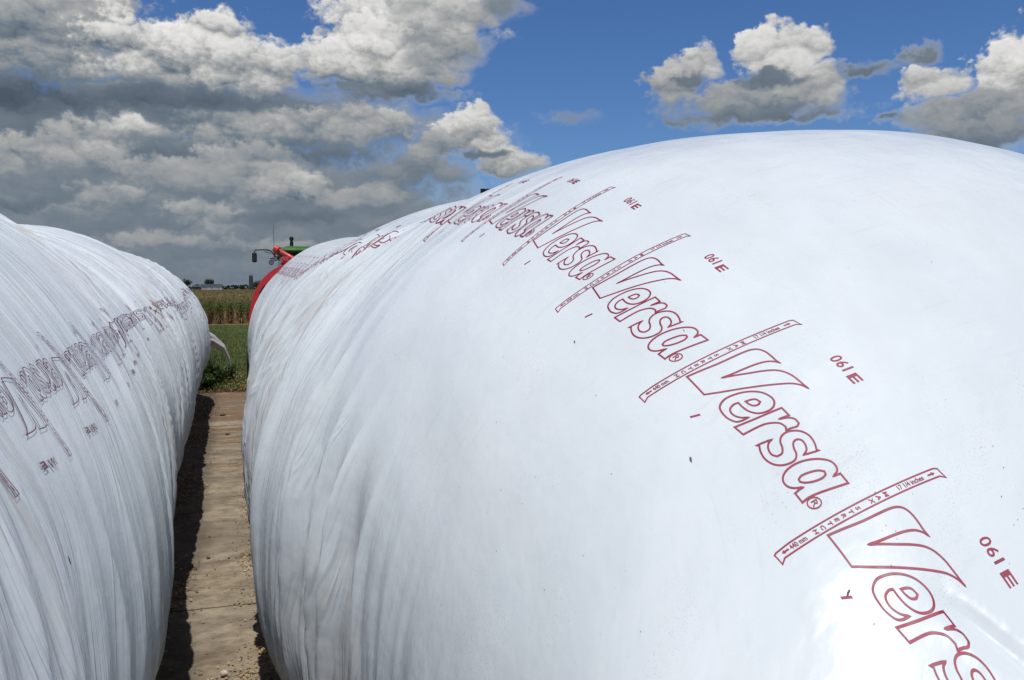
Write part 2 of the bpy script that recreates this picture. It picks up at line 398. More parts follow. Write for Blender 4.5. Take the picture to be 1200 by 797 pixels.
# ------------------------------------------------------------------ printing on the bags: (u along one repeat, v along the ruler)
LOGO = {
'V': [(0.0351,-0.2279),(0.0422,-0.1432),(0.0512,-0.0412),(0.0537,0.0664),(0.0552,0.1196),(0.0601,0.1583),(0.0741,0.1878),(0.1028,0.2025),(0.1403,0.2031),(0.1779,0.1982),(0.2002,0.2),(0.1802,0.185),(0.162,0.1543),(0.1506,0.1003),(0.1446,0.0296),(0.14,-0.0428),(0.1322,-0.1067),(0.1495,-0.0523),(0.1793,0.0277),(0.2025,0.092),(0.2276,0.1435),(0.2554,0.1705),(0.295,0.1861),(0.3425,0.1891),(0.3751,0.1904),(0.3977,0.1929),(0.365,0.1784),(0.3353,0.1471),(0.3093,0.096),(0.276,0.0193),(0.2382,-0.0751),(0.2019,-0.1716),(0.169,-0.2524)],
'e': [(0.3894,-0.1789),(0.3792,-0.2457),(0.3416,-0.2685),(0.3044,-0.2674),(0.2728,-0.255),(0.2549,-0.23),(0.2433,-0.1888),(0.2481,-0.1288),(0.261,-0.0829),(0.2812,-0.0444),(0.3106,-0.0149),(0.3512,-0.0019),(0.383,-0.0115),(0.406,-0.0462),(0.4058,-0.0949),(0.3897,-0.1322),(0.3583,-0.1549),(0.3253,-0.1603),(0.2952,-0.1579),(0.2918,-0.184),(0.3056,-0.2212),(0.3349,-0.2323),(0.3669,-0.2161)],
'eo': [(0.3079,-0.1233),(0.3118,-0.0978),(0.3228,-0.0735),(0.346,-0.0668),(0.3542,-0.0864),(0.347,-0.1111),(0.3267,-0.1218)],
'r': [(0.396,-0.2796),(0.4119,-0.1593),(0.4273,-0.0069),(0.479,-0.0072),(0.4749,-0.0371),(0.4717,-0.069),(0.4881,-0.0201),(0.5087,0.0019),(0.5359,0.0031),(0.5468,-0.0169),(0.5422,-0.0453),(0.5381,-0.0789),(0.5215,-0.0677),(0.494,-0.0777),(0.474,-0.1061),(0.4596,-0.1454),(0.4537,-0.1985),(0.4498,-0.2749)],
's': [(0.5303,-0.2624),(0.5435,-0.1722),(0.5516,-0.2027),(0.5754,-0.2257),(0.6063,-0.2312),(0.6279,-0.2147),(0.6277,-0.1832),(0.6042,-0.1607),(0.5762,-0.1494),(0.5549,-0.1251),(0.548,-0.0888),(0.5585,-0.0481),(0.5835,-0.0142),(0.6188,0.0012),(0.6591,-0.0027),(0.6929,-0.0171),(0.6999,-0.0071),(0.6847,-0.0936),(0.6703,-0.0629),(0.6435,-0.049),(0.6172,-0.0504),(0.6036,-0.0698),(0.6096,-0.0947),(0.6339,-0.1121),(0.6638,-0.1217),(0.684,-0.1447),(0.6868,-0.1817),(0.6757,-0.2242),(0.6488,-0.2593),(0.6089,-0.2754),(0.5684,-0.2689),(0.5387,-0.2523)],
'a': [(0.8902,0.0224),(0.8372,0.0145),(0.8338,-0.0276),(0.8199,0.0079),(0.7951,0.0178),(0.7664,0.0073),(0.7376,-0.0305),(0.7139,-0.09),(0.7028,-0.1551),(0.7063,-0.2121),(0.7215,-0.2514),(0.7443,-0.2694),(0.7708,-0.2663),(0.7935,-0.2429),(0.8122,-0.1937),(0.8128,-0.2215),(0.8171,-0.2512),(0.8679,-0.2443),(0.8633,-0.2044),(0.8659,-0.156),(0.8775,-0.0701)],
'ao': [(0.7714,-0.1937),(0.7631,-0.1707),(0.7673,-0.1241),(0.7789,-0.0772),(0.7958,-0.0518),(0.8106,-0.0554),(0.8177,-0.0817),(0.813,-0.1286),(0.7982,-0.1752),(0.7836,-0.1948)],
'rc': [(0.9099,-0.1586),(0.918,-0.1712),(0.9198,-0.1891),(0.9149,-0.2075),(0.9047,-0.2216),(0.8918,-0.2275),(0.8797,-0.2236),(0.8716,-0.2109),(0.8698,-0.1929),(0.8747,-0.1745),(0.885,-0.1605),(0.8979,-0.1547)],
}
PU, PV = .42, .42          # metres per unit of u and v (for stroke widths)

def smooth_closed(pts, sub=5, corner=52):
    p = np.array(pts)*[PU, PV]; n = len(p); out = []
    d = np.roll(p, -1, 0) - p; d1 = d/np.linalg.norm(d, axis=1, keepdims=True); dprev = np.roll(d1, 1, 0)
    ang = np.degrees(np.arccos(np.clip((d1*dprev).sum(1), -1, 1))); cor = ang > corner
    for i in range(n):
        a, b = p[i], p[(i+1) % n]; L = np.linalg.norm(b-a)
        ma = (b - p[i-1]); mb = (p[(i+2) % n] - a)
        ma = (b-a) if cor[i] else ma/np.linalg.norm(ma)*L
        mb = (b-a) if cor[(i+1) % n] else mb/np.linalg.norm(mb)*L
        for k in range(sub):
            t = k/sub
            out.append((2*t**3-3*t**2+1)*a+(t**3-2*t**2+t)*ma+(-2*t**3+3*t**2)*b+(t**3-t**2)*mb)
    return np.array(out)

def ribbon(p, wd, closed=True, wmin=None):
    """p in metres -> verts (u,v units), quads"""
    n = len(p)
    if closed: dn = np.roll(p, -1, 0) - p; dp = p - np.roll(p, 1, 0)
    else: dn = np.vstack([np.diff(p, axis=0), p[-1:]-p[-2:-1]]); dp = np.vstack([p[1:2]-p[:1], np.diff(p, axis=0)])
    dn = dn/np.maximum(np.linalg.norm(dn, axis=1, keepdims=True), 1e-9); dp = dp/np.maximum(np.linalg.norm(dp, axis=1, keepdims=True), 1e-9)
    nn = np.stack([-dn[:, 1], dn[:, 0]], 1) + np.stack([-dp[:, 1], dp[:, 0]], 1); l = np.maximum(np.linalg.norm(nn, axis=1, keepdims=True), .5)
    nn = nn/l; mit = np.clip(2/l, 1, 1.9)
    a = p + nn*mit*wd/2; b = p - nn*mit*wd/2
    V = np.empty((2*n, 2)); V[0::2] = a; V[1::2] = b
    m = n if closed else n-1
    F = [(2*i, 2*i+1, 2*((i+1) % n)+1, 2*((i+1) % n)) for i in range(m)]
    return V/[PU, PV], F

def text2d(s, size, bold=0.):
    cu = bpy.data.curves.new('lettering', 'FONT'); cu.body = s; cu.size = size; cu.align_x = 'CENTER'; cu.align_y = 'CENTER'; cu.offset = bold; cu.resolution_u = 3
    ob = bpy.data.objects.new('lettering', cu); COL.objects.link(ob)
    dg = bpy.context.evaluated_depsgraph_get(); me = bpy.data.meshes.new_from_object(ob.evaluated_get(dg))
    V = np.array([v.co[:2] for v in me.vertices]); F = [tuple(p.vertices) for p in me.polygons]
    bpy.data.objects.remove(ob); bpy.data.curves.remove(cu); bpy.data.meshes.remove(me)
    return V, F

class P2:
    def __init__(s): s.v = []; s.f = []
    def add(s, V, F):
        b = len(s.v); s.v += [tuple(x) for x in V]; s.f += [tuple(i+b for i in f) for f in F]
    def text(s, txt, size, u, v, rot=0., bold=0., sx=1.):
        V, F = text2d(txt, size, bold); V = V*[sx, 1]
        c, si = math.cos(rot), math.sin(rot); V = V @ np.array([[c, si], [-si, c]])
        s.add(V/[PU, PV] + [u, v], F)

WD = .0042
logo = P2()
for k, pts in LOGO.items():
    logo.add(*ribbon(smooth_closed(pts), WD if k != 'rc' else .0030))
logo.text('R', .021, .895, -.19, 0, .0004)
logo_bold = P2()
for k, pts in LOGO.items(): logo_bold.add(*ribbon(smooth_closed(pts, 4), .0037))
ruler = P2()
hw = .0125/PU       # ruler lies along v at u=0, half width in u
out = [(-.020, -.485), (-.027, -.40), (-.027, 0), (-.027, .40), (-.027, .475), (-.018, .495), (.010, .497), (.050, .503), (.030, .478), (.029, .30), (.029, 0), (.029, -.30), (.030, -.472), (.052, -.505), (.010, -.500), (-.012, -.499)]
dense = []
for i in range(len(out)):
    a = np.array(out[i]); b = np.array(out[(i+1) % len(out)]); n = max(1, int(abs(b[1]-a[1])/.03))
    for k in range(n): dense.append(a + (b-a)*k/n)
ruler.add(*ribbon(np.array(dense)*[PU*.66, PV], .0027))
for i, ch in enumerate('MAX STRETCH'):
    if ch != ' ': ruler.text(ch, .0125, .001, .165 - i*.0425, -.12, .0004)
ruler.text('17 1/4 inches', .0125, .001, .315, PI/2, .0002)
ruler.text('440 mm', .0125, .001, -.365, PI/2, .0002)
for v, sg in ((.44, 1), (-.44, -1)):
    ruler.add([(-.003, v-.016*sg), (.004, v-.016*sg), (.004, v+.008*sg), (.009, v+.008*sg), (.001, v+.026*sg), (-.008, v+.008*sg), (-.003, v+.008*sg)], [(0,1,2,6), (3,4,5), (2,3,5,6)])
number = P2()
number.text('0', .040, .300, .455, 0, .0004, .78); number.text('6', .040, .340, .455, 0, .0004, .78); number.text('1', .040, .377, .455, 0, .0006, .85)
e0, e1, ev, eh = .412, .468, .444, .031
number.add([(e0, ev-eh), (e0+.019, ev-eh), (e0+.019, ev+eh), (e0, ev+eh)], [(0,1,2,3)])
for vv in (ev-eh, ev-.0055, ev+eh-.011):
    number.add([(e0+.0193, vv), (e1, vv), (e1, vv+.011), (e0+.0193, vv+.011)], [(0,1,2,3)])
tick = P2()
tick.add(*ribbon(np.array([(.235, -.41), (.243, -.385), (.250, -.36)])*[PU, PV], .0045, closed=False))

def stamp(bag, parent, name, p2, A, B, sign=1, off=.0024):
    """A, B: far and near ruler as ((s,t) at v=-.5, (s,t) at v=+.5)"""
    uv = np.array(p2.v); u, v = uv[:, :1], uv[:, 1:]
    A = np.array(A); B = np.array(B)
    st = (1-u)*((.5-v)*A[0]+(.5+v)*A[1]) + u*((.5-v)*B[0]+(.5+v)*B[1])
    V = bag.at(st[:, 0], sign*st[:, 1], .004 if sign < 0 else (off if A[0][0] > 2.6 else .0007))
    me = np_mesh(name, V, p2.f, [INK if sign > 0 else INK2])
    return link(name, me, parent)

RBARS = [((.83, -.99), (.879, -.772)), ((1.326, -1.37), (1.303, -.98)), ((1.769, -1.516), (1.707, -1.098)), ((2.153, -1.542), (2.098, -1.121)), ((2.481, -1.547), (2.484, -1.116)), ((2.785, -1.553), (2.817, -1.128))]
q = 2.785
while q < 17.0:
    q += .39
    tm = np.interp(q, [2.8, 3.2, 4.5, 5.4, 6.5, 9, 18], [-1.34, -1.37, -1.34, -1.26, -1.17, -.98, -.90])
    j = .02*math.sin(q*7.1); RBARS.append(((q-.02+j, tm-.215), (q+.03+j, tm+.21)))
LBARS = []
q = .90
while q < 18.2:
    tm = np.interp(q, [1, 2.2, 3.3, 6.5, 8.6, 15, 18], [1.79, 1.79, 1.74, 1.60, 1.60, 1.95, 2.0])
    j = .03*math.sin(q*5.3+1)*sstep(2.5, 4, q); k_ = np.interp(q, [2.2, 6], [.098, .035]); hl_ = np.interp(q, [2.2, 4], [.148, .143]); LBARS.append(((q-k_*.7+j, tm-hl_), (q+k_*.7+j, tm+hl_))); q += .43
for bag, par, bars, sg in ((RB, right_bag, RBARS, 1), (LB, left_bag, LBARS, -1)):
    for i, A in enumerate(bars):
        B = bars[i-1] if i else None
        stamp(bag, par, 'printed_ruler', ruler, A, B if B else ((2*np.array(A) - np.array(bars[1]))).tolist(), sg)
        if B:
            stamp(bag, par, 'printed_logo', logo if sg > 0 or i > 7 else logo_bold, A, B, sg)
            stamp(bag, par, 'printed_number', number, A, B, sg)
            if i < 12: stamp(bag, par, 'printed_tick', tick, A, B, sg)

# chaff and bird specks stuck on the film
FLECK = simple('dark_fleck', (.07, .06, .055), .7, var=.5, scale=50)
def flecks(bag, parent, spots, sg=1):
    V2 = []; F = []; off = 0; ss = []; tt = []
    for (s0, t0, L, W, ang) in spots:
        L, W = L*.7, W*.7
        n = 7; base = len(ss)
        for k in range(n):
            a = 2*PI*k/n; rr = random.uniform(.7, 1.2); x, y = L*math.cos(a)*rr, W*math.sin(a)*rr
            ss.append(s0 + x*math.cos(ang) - y*math.sin(ang)); tt.append(t0 + x*math.sin(ang) + y*math.cos(ang))
        F.append(tuple(range(base, base+n)))
    V = bag.at(ss, [sg*x for x in tt], .0012)
    o = link('chaff_flecks', np_mesh('chaff_flecks', V, F, [FLECK]), parent); o['kind'] = 'stuff'
sp = [(1.209, -1.233, .009, .0035, .9), (1.589, -1.49, .009, .004, .3), (1.833, -1.33, .003, .002, 0), (2.02, -1.56, .006, .003, .6)]
for c, n, r in (((1.165, -.86), 9, .05), ((1.28, -.84), 5, .05), ((1.25, -1.16), 8, .05), ((1.45, -1.75), 12, .12), ((2.3, -1.75), 16, .2), ((1.9, -2.0), 20, .2), ((2.2, -.75), 12, .2), ((1.5, -.5), 12, .2), ((3.0, -1.8), 14, .2)):
    for k in range(n): sp.append((c[0]+random.gauss(0, r), c[1]+random.gauss(0, r), random.uniform(.0008, .0026), random.uniform(.0005, .0013), random.uniform(0, PI)))
for k in range(60): sp.append((random.uniform(1.0, 4.0), random.uniform(-2.3, .2), random.uniform(.0007, .0018), random.uniform(.0005, .0011), random.uniform(0, PI)))
flecks(RB, right_bag, sp)
sp = [(2.2, 2.02, .012, .002, 1.4), (2.02, 2.13, .016, .0035, 1.4), (2.3, 1.95, .004, .002, 0), (3.0, 1.2, .012, .004, 1.2), (3.4, 1.0, .012, .004, 1.2)]
for k in range(70): sp.append((random.uniform(1.6, 6.0), random.uniform(.4, 2.6), random.uniform(.001, .0025), random.uniform(.0006, .0014), random.uniform(0, PI)))
flecks(LB, left_bag, sp, -1)

# loose bag film gathered at the filling end of the right bag: a hanging skirt round its rim
def rim_skirt():
    n = 90; V = []; F = []; prof = [(18.02, .00), (18.12, .045), (18.24, .03), (18.36, .075), (18.46, .05), (18.58, .10), (18.66, .07)]
    th = np.linspace(-.28, PI + .28, n); m = len(prof)
    for y, off in prof:
        hh = RB.itp(np.array([y]), RB.h)[0]; ww = RB.itp(np.array([y]), RB.w)[0]; x0 = RB.itp(np.array([y]), RB.xl)[0] + ww
        for a in th:
            c, s_ = math.cos(a), math.sin(a); e = 2/RB.E if s_ > 0 else 2/RB.EB
            o_ = off + .02*math.sin(a*23+y*30)
            flare = max(0., -s_)*1.05
            x = x0 - (ww + o_ + flare)*math.copysign(abs(c)**e, c); z = RB.ZB*hh + ((1-RB.ZB)*hh + o_)*abs(s_)**e if s_ > 0 else RB.ZB*hh - .42*abs(s_)**1.0
            V.append((x, y, z))
    for i in range(m-1):
        for k in range(n-1): F.append((i*n+k, i*n+k+1, i*n+n+k+1, i*n+n+k))
    me = np_mesh('bunched_skirt', V, F, [WHITEFILM], smooth=True)
    o = link('bunched_skirt', me, right_bag); md = o.modifiers.new('thick', 'SOLIDIFY'); md.thickness = .02
    return o
WHITEFILM = simple('plain_white_film', (.80, .80, .80), .4, var=.06, scale=5, bump=.25)
rim_skirt()

# gathered tail of the left bag, sagging onto the grass
def bag_tail():
    path = [(-1.9, 20.6, .85, .75), (-1.25, 20.95, 1.00, .46), (-.70, 21.3, 1.10, .30), (-.36, 21.6, 1.06, .13), (-.12, 21.8, .86, .08), (.0, 21.95, .55, .055), (.06, 22.1, .08, .08)]
    n = 40; V = []; F = []
    pts = []
    for i in range(len(path)-1):
        for k in range(6):
            t = k/6; pts.append(tuple(a+(b-a)*t for a, b in zip(path[i], path[i+1])))
    pts.append(path[-1])
    for i, (x, y, z, r) in enumerate(pts):
        for k in range(n):
            a = 2*PI*k/n; rr = r*(1 + .10*math.sin(5*a + i*.25) + .05*math.sin(11*a))
            V.append((x + .25*rr*math.sin(a), y + rr*.8*math.cos(a), max(.01, z + rr*math.sin(a)*1.0 - .18)))
    for i in range(len(pts)-1):
        for k in range(n): F.append((i*n+k, i*n+(k+1) % n, (i+1)*n+(k+1) % n, (i+1)*n+k))
    F.append(tuple(range((len(pts)-1)*n, len(pts)*n)))
    o = link('gathered_tail', np_mesh('gathered_tail', V, F, [WHITEFILM], smooth=True), left_bag)
    # dark print on its near side
    mb = MB()
    for k in range(9):
        x = -.42 + k*.05; y = 21.02 + k*.045; z0 = 1.10 - max(0, k-4)*.06
        for j in range(2): mb.box((x + j*.024, y - .30, z0 - .12 - .08*j), (x + j*.024 + .016, y - .285, z0 + .05 - .06*j))
    return o
bag_tail()

# ------------------------------------------------------------------ ground
def terrain_z(y, x=0):
    return -.03 - .47*sstep(23, 64, y)
def build_ground():
    xs = np.unique(np.concatenate([-np.geomspace(6, 9000, 40), np.linspace(-6, 6, 25), np.geomspace(6, 9000, 40)]))
    ys = np.unique(np.concatenate([-np.geomspace(6, 9000, 30), np.linspace(-6, 70, 90), np.geomspace(70, 9000, 50)]))
    X, Y = np.meshgrid(xs, ys); Z = terrain_z(Y) + .02*gnoise(X*.8, Y*.8, 5)*(np.abs(Y) < 60)
    n, m = X.shape; i = np.arange(n-1)[:, None]*m + np.arange(m-1)[None]
    F = np.stack([i, i+1, i+m+1, i+m], -1).reshape(-1, 4)
    mt, nt, b = new_mat('ground_soil_and_grass')
    tc = nt.node('ShaderNodeNewGeometry').outputs['Position']
    sep = nt.node('ShaderNodeSeparateXYZ'); nt.put(sep.inputs[0], tc)
    n1 = nt.noise(tc, 1.3, 6, .65); n2 = nt.noise(tc, 18, 5, .7)
    grass = nt.mix(nt.rng(n1, .35, .65), (.060, .090, .025), (.115, .130, .045))
    grass = nt.mix(nt.rng(n2, .55, .7), grass, (.15, .115, .05))
    soil = nt.mix(nt.rng(n2, .3, .7), (.12, .075, .04), (.26, .18, .10))
    fld = nt.noise(nt.mapping(tc, (.004, .012, 1)), 1, 3, .5)
    far = nt.mix(nt.rng(fld, .4, .6, 0, 1, True), (.17, .125, .065), (.10, .105, .04))
    isfield = nt.rng(nt.math('ADD', sep.outputs[1], nt.math('MULTIPLY', n1, 1.5)), 64.6, 65.6)
    c = nt.mix(isfield, grass, soil)
    c = nt.mix(nt.rng(sep.outputs[1], 400, 560), c, far)
    nt.put(b.inputs['Base Color'], c); b.inputs['Roughness'].default_value = .95; b.inputs['Specular IOR Level'].default_value = .1
    bm = nt.node('ShaderNodeBump'); bm.inputs['Strength'].default_value = .6; bm.inputs['Distance'].default_value = .05; nt.put(bm.inputs['Height'], n2); nt.put(b.inputs['Normal'], bm.outputs[0])
    o = link('ground', np_mesh('ground', np.stack([X, Y, Z], -1).reshape(-1, 3), F, [mt], smooth=True)); o['kind'] = 'structure'
build_ground()

def build_slab():
    mt, nt, b = new_mat('dirty_concrete')
    tc = nt.node('ShaderNodeNewGeometry').outputs['Position']
    sep = nt.node('ShaderNodeSeparateXYZ'); nt.put(sep.inputs[0], tc)
    n1 = nt.noise(tc, 1.1, 7, .62); n2 = nt.noise(nt.mapping(tc, (2.2, 3.0, 1)), 2.0, 8, .68); n3 = nt.noise(tc, 70, 3, .6)
    c = nt.mix(nt.rng(n1, .3, .7), (.265, .215, .15), (.41, .345, .255))
    c = nt.mix(nt.rng(n2, .42, .66, 0, .9), c, (.14, .105, .07))
    c = nt.mix(nt.rng(n3, .55, .75, 0, .45), c, (.12, .09, .06))
    # brown washed-in dirt bands lying across the alley, more of them towards the grass
    band = nt.noise(nt.mapping(tc, (.55, 1.9, 1)), 1.0, 7, .62, 1.6)
    more = nt.rng(sep.outputs[1], 7.5, 18, .62, .40)
    bm_ = nt.math('MULTIPLY', nt.math('GREATER_THAN', band, more), nt.rng(sep.outputs[1], 6.5, 11, 0, 1))
    edge = nt.rng(nt.math('SUBTRACT', band, more), -.02, .03, 0, 1, True)
    dirt = nt.mix(nt.rng(n3, .35, .65), (.13, .072, .036), (.24, .145, .08))
    c = nt.mix(nt.math('MULTIPLY', edge, nt.rng(sep.outputs[1], 8.5, 13.5, 0, .85)), c, dirt)
    st = nt.noise(nt.mapping(tc, (1.3, 2.2, 1), (4, 2, 0)), 1.0, 7, .64)
    c = nt.mix(nt.rng(st, .52, .68, 0, .75), c, (.10, .08, .06))
    big = nt.noise(nt.mapping(tc, (1, 1, 1), (9, 4, 0)), .8, 5, .6)
    c = nt.mix(nt.rng(big, .45, .65, 0, .5), c, (.17, .145, .115))
    left_dark = nt.math('MULTIPLY', nt.rng(nt.math('ADD', sep.outputs[0], nt.math('MULTIPLY', n1, .35)), .02, -.16, 0, 1, True), .6)  # slab colour darkens towards the wrinkled bag's side
    c = nt.mix(left_dark, c, (.07, .058, .045))
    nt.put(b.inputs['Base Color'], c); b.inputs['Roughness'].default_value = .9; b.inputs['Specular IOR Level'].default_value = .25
    bm = nt.node('ShaderNodeBump'); bm.inputs['Strength'].default_value = .22; bm.inputs['Distance'].default_value = .02
    nt.put(bm.inputs['Height'], nt.math('ADD', n2, nt.math('MULTIPLY', n3, .5))); nt.put(b.inputs['Normal'], bm.outputs[0])
    # joints between the poured bays
    mb = MB(); ys = [-8, -4.2, -.9, 2.6, 6.05, 9.3, 12.7, 16.1, 18.75]
    for a, bb in zip(ys[:-1], ys[1:]):
        mb.box((-9, a+.006, -.16), (9, bb-.006, -.0 + random.uniform(-.008, 0)), bev=.006)
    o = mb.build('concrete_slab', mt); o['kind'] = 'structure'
build_slab()

# ------------------------------------------------------------------ loose silage crumbs, leaves, stones
CR1 = simple('silage_crumb_tan', (.36, .24, .11), .8, var=.45, scale=40)
CR2 = simple('silage_crumb_pale', (.52, .40, .22), .8, var=.35, scale=40)
CR3 = simple('silage_crumb_dark', (.10, .065, .035), .8, var=.4, scale=40)
def scatter(name, pts, label, cat, mats, smin, smax, flat=.5):
    n = len(pts); V = np.empty((n*4, 3)); s = rng.uniform(smin, smax, n); a = rng.uniform(0, 2*PI, n); asp = rng.uniform(.25, .8, n)
    tl = rng.uniform(-flat, flat, (n, 2))
    for k, (cx, cy) in enumerate(((-1, -1), (1, -1), (1, 1), (-1, 1))):
        lx = cx*s*.5*rng.uniform(.7, 1.2, n); ly = cy*s*.5*asp*rng.uniform(.7, 1.2, n)
        V[k::4, 0] = pts[:, 0] + lx*np.cos(a) - ly*np.sin(a); V[k::4, 1] = pts[:, 1] + lx*np.sin(a) + ly*np.cos(a)
        V[k::4, 2] = pts[:, 2] + .3*s*np.abs(tl[:, 0]) + lx*tl[:, 0] + ly*tl[:, 1] + .002
    F = np.arange(n*4).reshape(n, 4)
    o = link(name, np_mesh(name, V, F, mats, mat_idx=rng.choice(len(mats), n)))
    tag(o, label, cat, kind='stuff'); return o
pts = []
for k in range(46):                                     # little heaps along the foot of the near bag
    y = rng.uniform(3.2, 18.5); n = int(rng.integers(60, 300)); r = rng.uniform(.05, .14)
    xb = .12 + np.interp(y, [3, 5, 8, 12, 15, 18.5], [.10, .10, .12, .20, .25, .38])
    x = xb + np.abs(rng.normal(0, r, n))*np.where(rng.random(n) < .55, -1, 1); yy = y + rng.normal(0, r*1.8, n)
    pts.append(np.stack([x, yy, .004 + rng.random(n)*.02*np.exp(-((x-xb)/.1)**2)], 1))
x = rng.normal(.06, .09, 420); pts.append(np.stack([x, 4.75 + rng.normal(0, .12, 420) + .8*(x-.06)*0, .004 + 0*x], 1))
x = rng.uniform(-.45, .5, 260); pts.append(np.stack([x, rng.uniform(3, 18.6, 260), .004 + 0*x], 1))
pts = np.concatenate(pts); scatter('silage_crumbs', pts, 'tan silage crumbs spilled along the foot of the smooth ended bag', 'silage crumbs', [CR1, CR2, CR1, CR3], .006, .022)
pts = []
for k in range(40):
    y = rng.uniform(3.4, 18.0); n = int(rng.integers(60, 220)); r = rng.uniform(.05, .13)
    x = -.40 + rng.normal(0, r, n) - .05; yy = y + rng.normal(0, .3, n); pts.append(np.stack([x, yy, .004 + rng.random(n)*.012], 1))
pts = np.concatenate(pts); scatter('dry_leaf_litter', pts, 'dry brown leaf litter in the shadow of the wrinkled bag', 'leaf litter', [CR1, CR3, CR3], .008, .026)

def lump(name, loc, r, mat, label, cat, flat=.6, seed=1):
    rr = random.Random(seed); mb = MB(); n, m = 9, 12; V = []; F = []
    for i in range(n):
        ph = PI*i/(n-1)
        for k in range(m):
            a = 2*PI*k/m; q_ = r*(1 + .22*math.sin(3*a+seed+2*ph) + rr.uniform(-.07, .07))
            V.append((q_*math.sin(ph)*math.cos(a), q_*math.sin(ph)*math.sin(a)*.8, r*flat*(1 - math.cos(ph))*(1+.1*math.sin(2*a))))
    for i in range(n-1):
        for k in range(m): F.append((i*m+k, i*m+(k+1) % m, (i+1)*m+(k+1) % m, (i+1)*m+k))
    o = link(name, np_mesh(name, V, F, [mat], smooth=True)); o.location = loc; o.rotation_euler.z = seed*1.3
    tag(o, label, cat)
STONE = simple('pale_stone', (.55, .50, .42), .8, var=.25, scale=30, bump=.4)
lump('stone', (-.06, 4.93, .0), .022, STONE, 'small pale stone on the concrete at the near end of the alley', 'stone', .7, 2)
lump('dirt_clod', (-.13, 15.2, .0), .05, CR3, 'dark clod of dirt midway between the dirt bands on the slab', 'clod', .35, 5)
lump('dirt_clod', (-.05, 13.2, .0), .035, CR3, 'small dark clod on the slab nearer than the larger clod', 'clod', .35, 7)
lump('dirt_clod', (-.19, 7.15, .0), .018, CR3, 'tiny dark clod on bare concrete near the edge of the shadow', 'clod', .5, 9)

# ------------------------------------------------------------------ grass, litter and weeds
def leaf_mat(name, cols, rough=.6):
    m, nt, b = new_mat(name)
    geo = nt.node('ShaderNodeNewGeometry')
    c = nt.ramp(geo.outputs['Random Per Island'], [(i/(len(cols)-1), c) for i, c in enumerate(cols)])
    nt.put(b.inputs['Base Color'], c); b.inputs['Roughness'].default_value = rough; b.inputs['Specular IOR Level'].default_value = .3
    tr = nt.node('ShaderNodeBsdfTranslucent'); nt.put(tr.inputs[0], c); mx = nt.node('ShaderNodeMixShader'); mx.inputs[0].default_value = .25
    nt.l.new(b.outputs[0], mx.inputs[1]); nt.l.new(tr.outputs[0], mx.inputs[2]); nt.l.new(mx.outputs[0], nt.n['Material Output'].inputs[0])
    return m
GRASS = leaf_mat('grass_blades', [(.05, .085, .018), (.085, .125, .028), (.125, .155, .045), (.10, .135, .034), (.24, .20, .08)])
WEED = leaf_mat('weed_leaves', [(.045, .085, .02), (.075, .13, .035), (.11, .16, .05)])
def blades(name, P0, h, wd, mat, bend=.5, segs=2):
    n = len(P0); a = rng.uniform(0, 2*PI, n); d = np.stack([np.cos(a), np.sin(a)], 1); pr = np.stack([-d[:, 1], d[:, 0]], 1)
    bn = rng.uniform(.1, 1, n)*bend; V = np.empty((n, 5, 3))
    hh = h[:, None]; wv = wd[:, None]
    base = P0
    V[:, 0, :2] = base[:, :2] - pr*wv/2; V[:, 1, :2] = base[:, :2] + pr*wv/2; V[:, 0, 2] = V[:, 1, 2] = base[:, 2]
    mid = base[:, :2] + d*hh*(bn[:, None]*.3); V[:, 2, :2] = mid + pr*wv*.4; V[:, 3, :2] = mid - pr*wv*.4; V[:, 2, 2] = V[:, 3, 2] = base[:, 2] + h*.6
    V[:, 4, :2] = base[:, :2] + d*hh*bn[:, None]; V[:, 4, 2] = base[:, 2] + h*(1-.35*bn)
    i = np.arange(n)[:, None]*5
    F = [tuple(r) for r in (i + np.array([[0, 1, 2, 3]]))] + [tuple(r) for r in (i + np.array([[3, 2, 4]]))]
    return np_mesh(name, V.reshape(-1, 3), F, [mat])
n = 60000
y = 18.8 + (rng.random(n)**1.5)*45; x = rng.uniform(-1, 1, n)*(1.6 + .12*(y-18)) ; x = np.where(rng.random(n) < .18, rng.uniform(-9, 9, n), x)
h = rng.uniform(.04, .15, n)*(1 + .8*(gnoise(x*1.3, y*.9, 9) > .25))*np.where(x < -.1, 1.25, .9)
g = link('grass', blades('grass', np.stack([x, y, terrain_z(y)], 1), h, rng.uniform(.006, .014, n), GRASS, .8))
tag(g, 'short green grass growing from the slab edge to the corn', 'grass', kind='stuff')
n = 3200
y = 18.7 + np.abs(rng.normal(0, 2.6, n)); x = rng.normal(.40, .55, n); keep = x > -.6
pts = np.stack([x, y, terrain_z(y) + rng.uniform(.02, .09, n)], 1)[keep]
LIT = simple('dry_husk', (.36, .30, .13), .8, var=.4, scale=30)
scatter('fallen_corn_husks', pts, 'yellow dry corn husks scattered on the grass by the slab edge', 'corn husks', [LIT, CR1, CR3, CR1], .010, .032, .9)
n = 2200; y = rng.normal(18.75, .16, n); x = rng.uniform(-1.2, 1.4, n)
scatter('dirt_fringe', np.stack([x, y, .01 + rng.random(n)*.02], 1), 'reddish brown dirt crumbs along the end of the slab', 'dirt', [CR3, simple('red_dirt', (.17, .085, .045), .9)], .012, .04, .6)

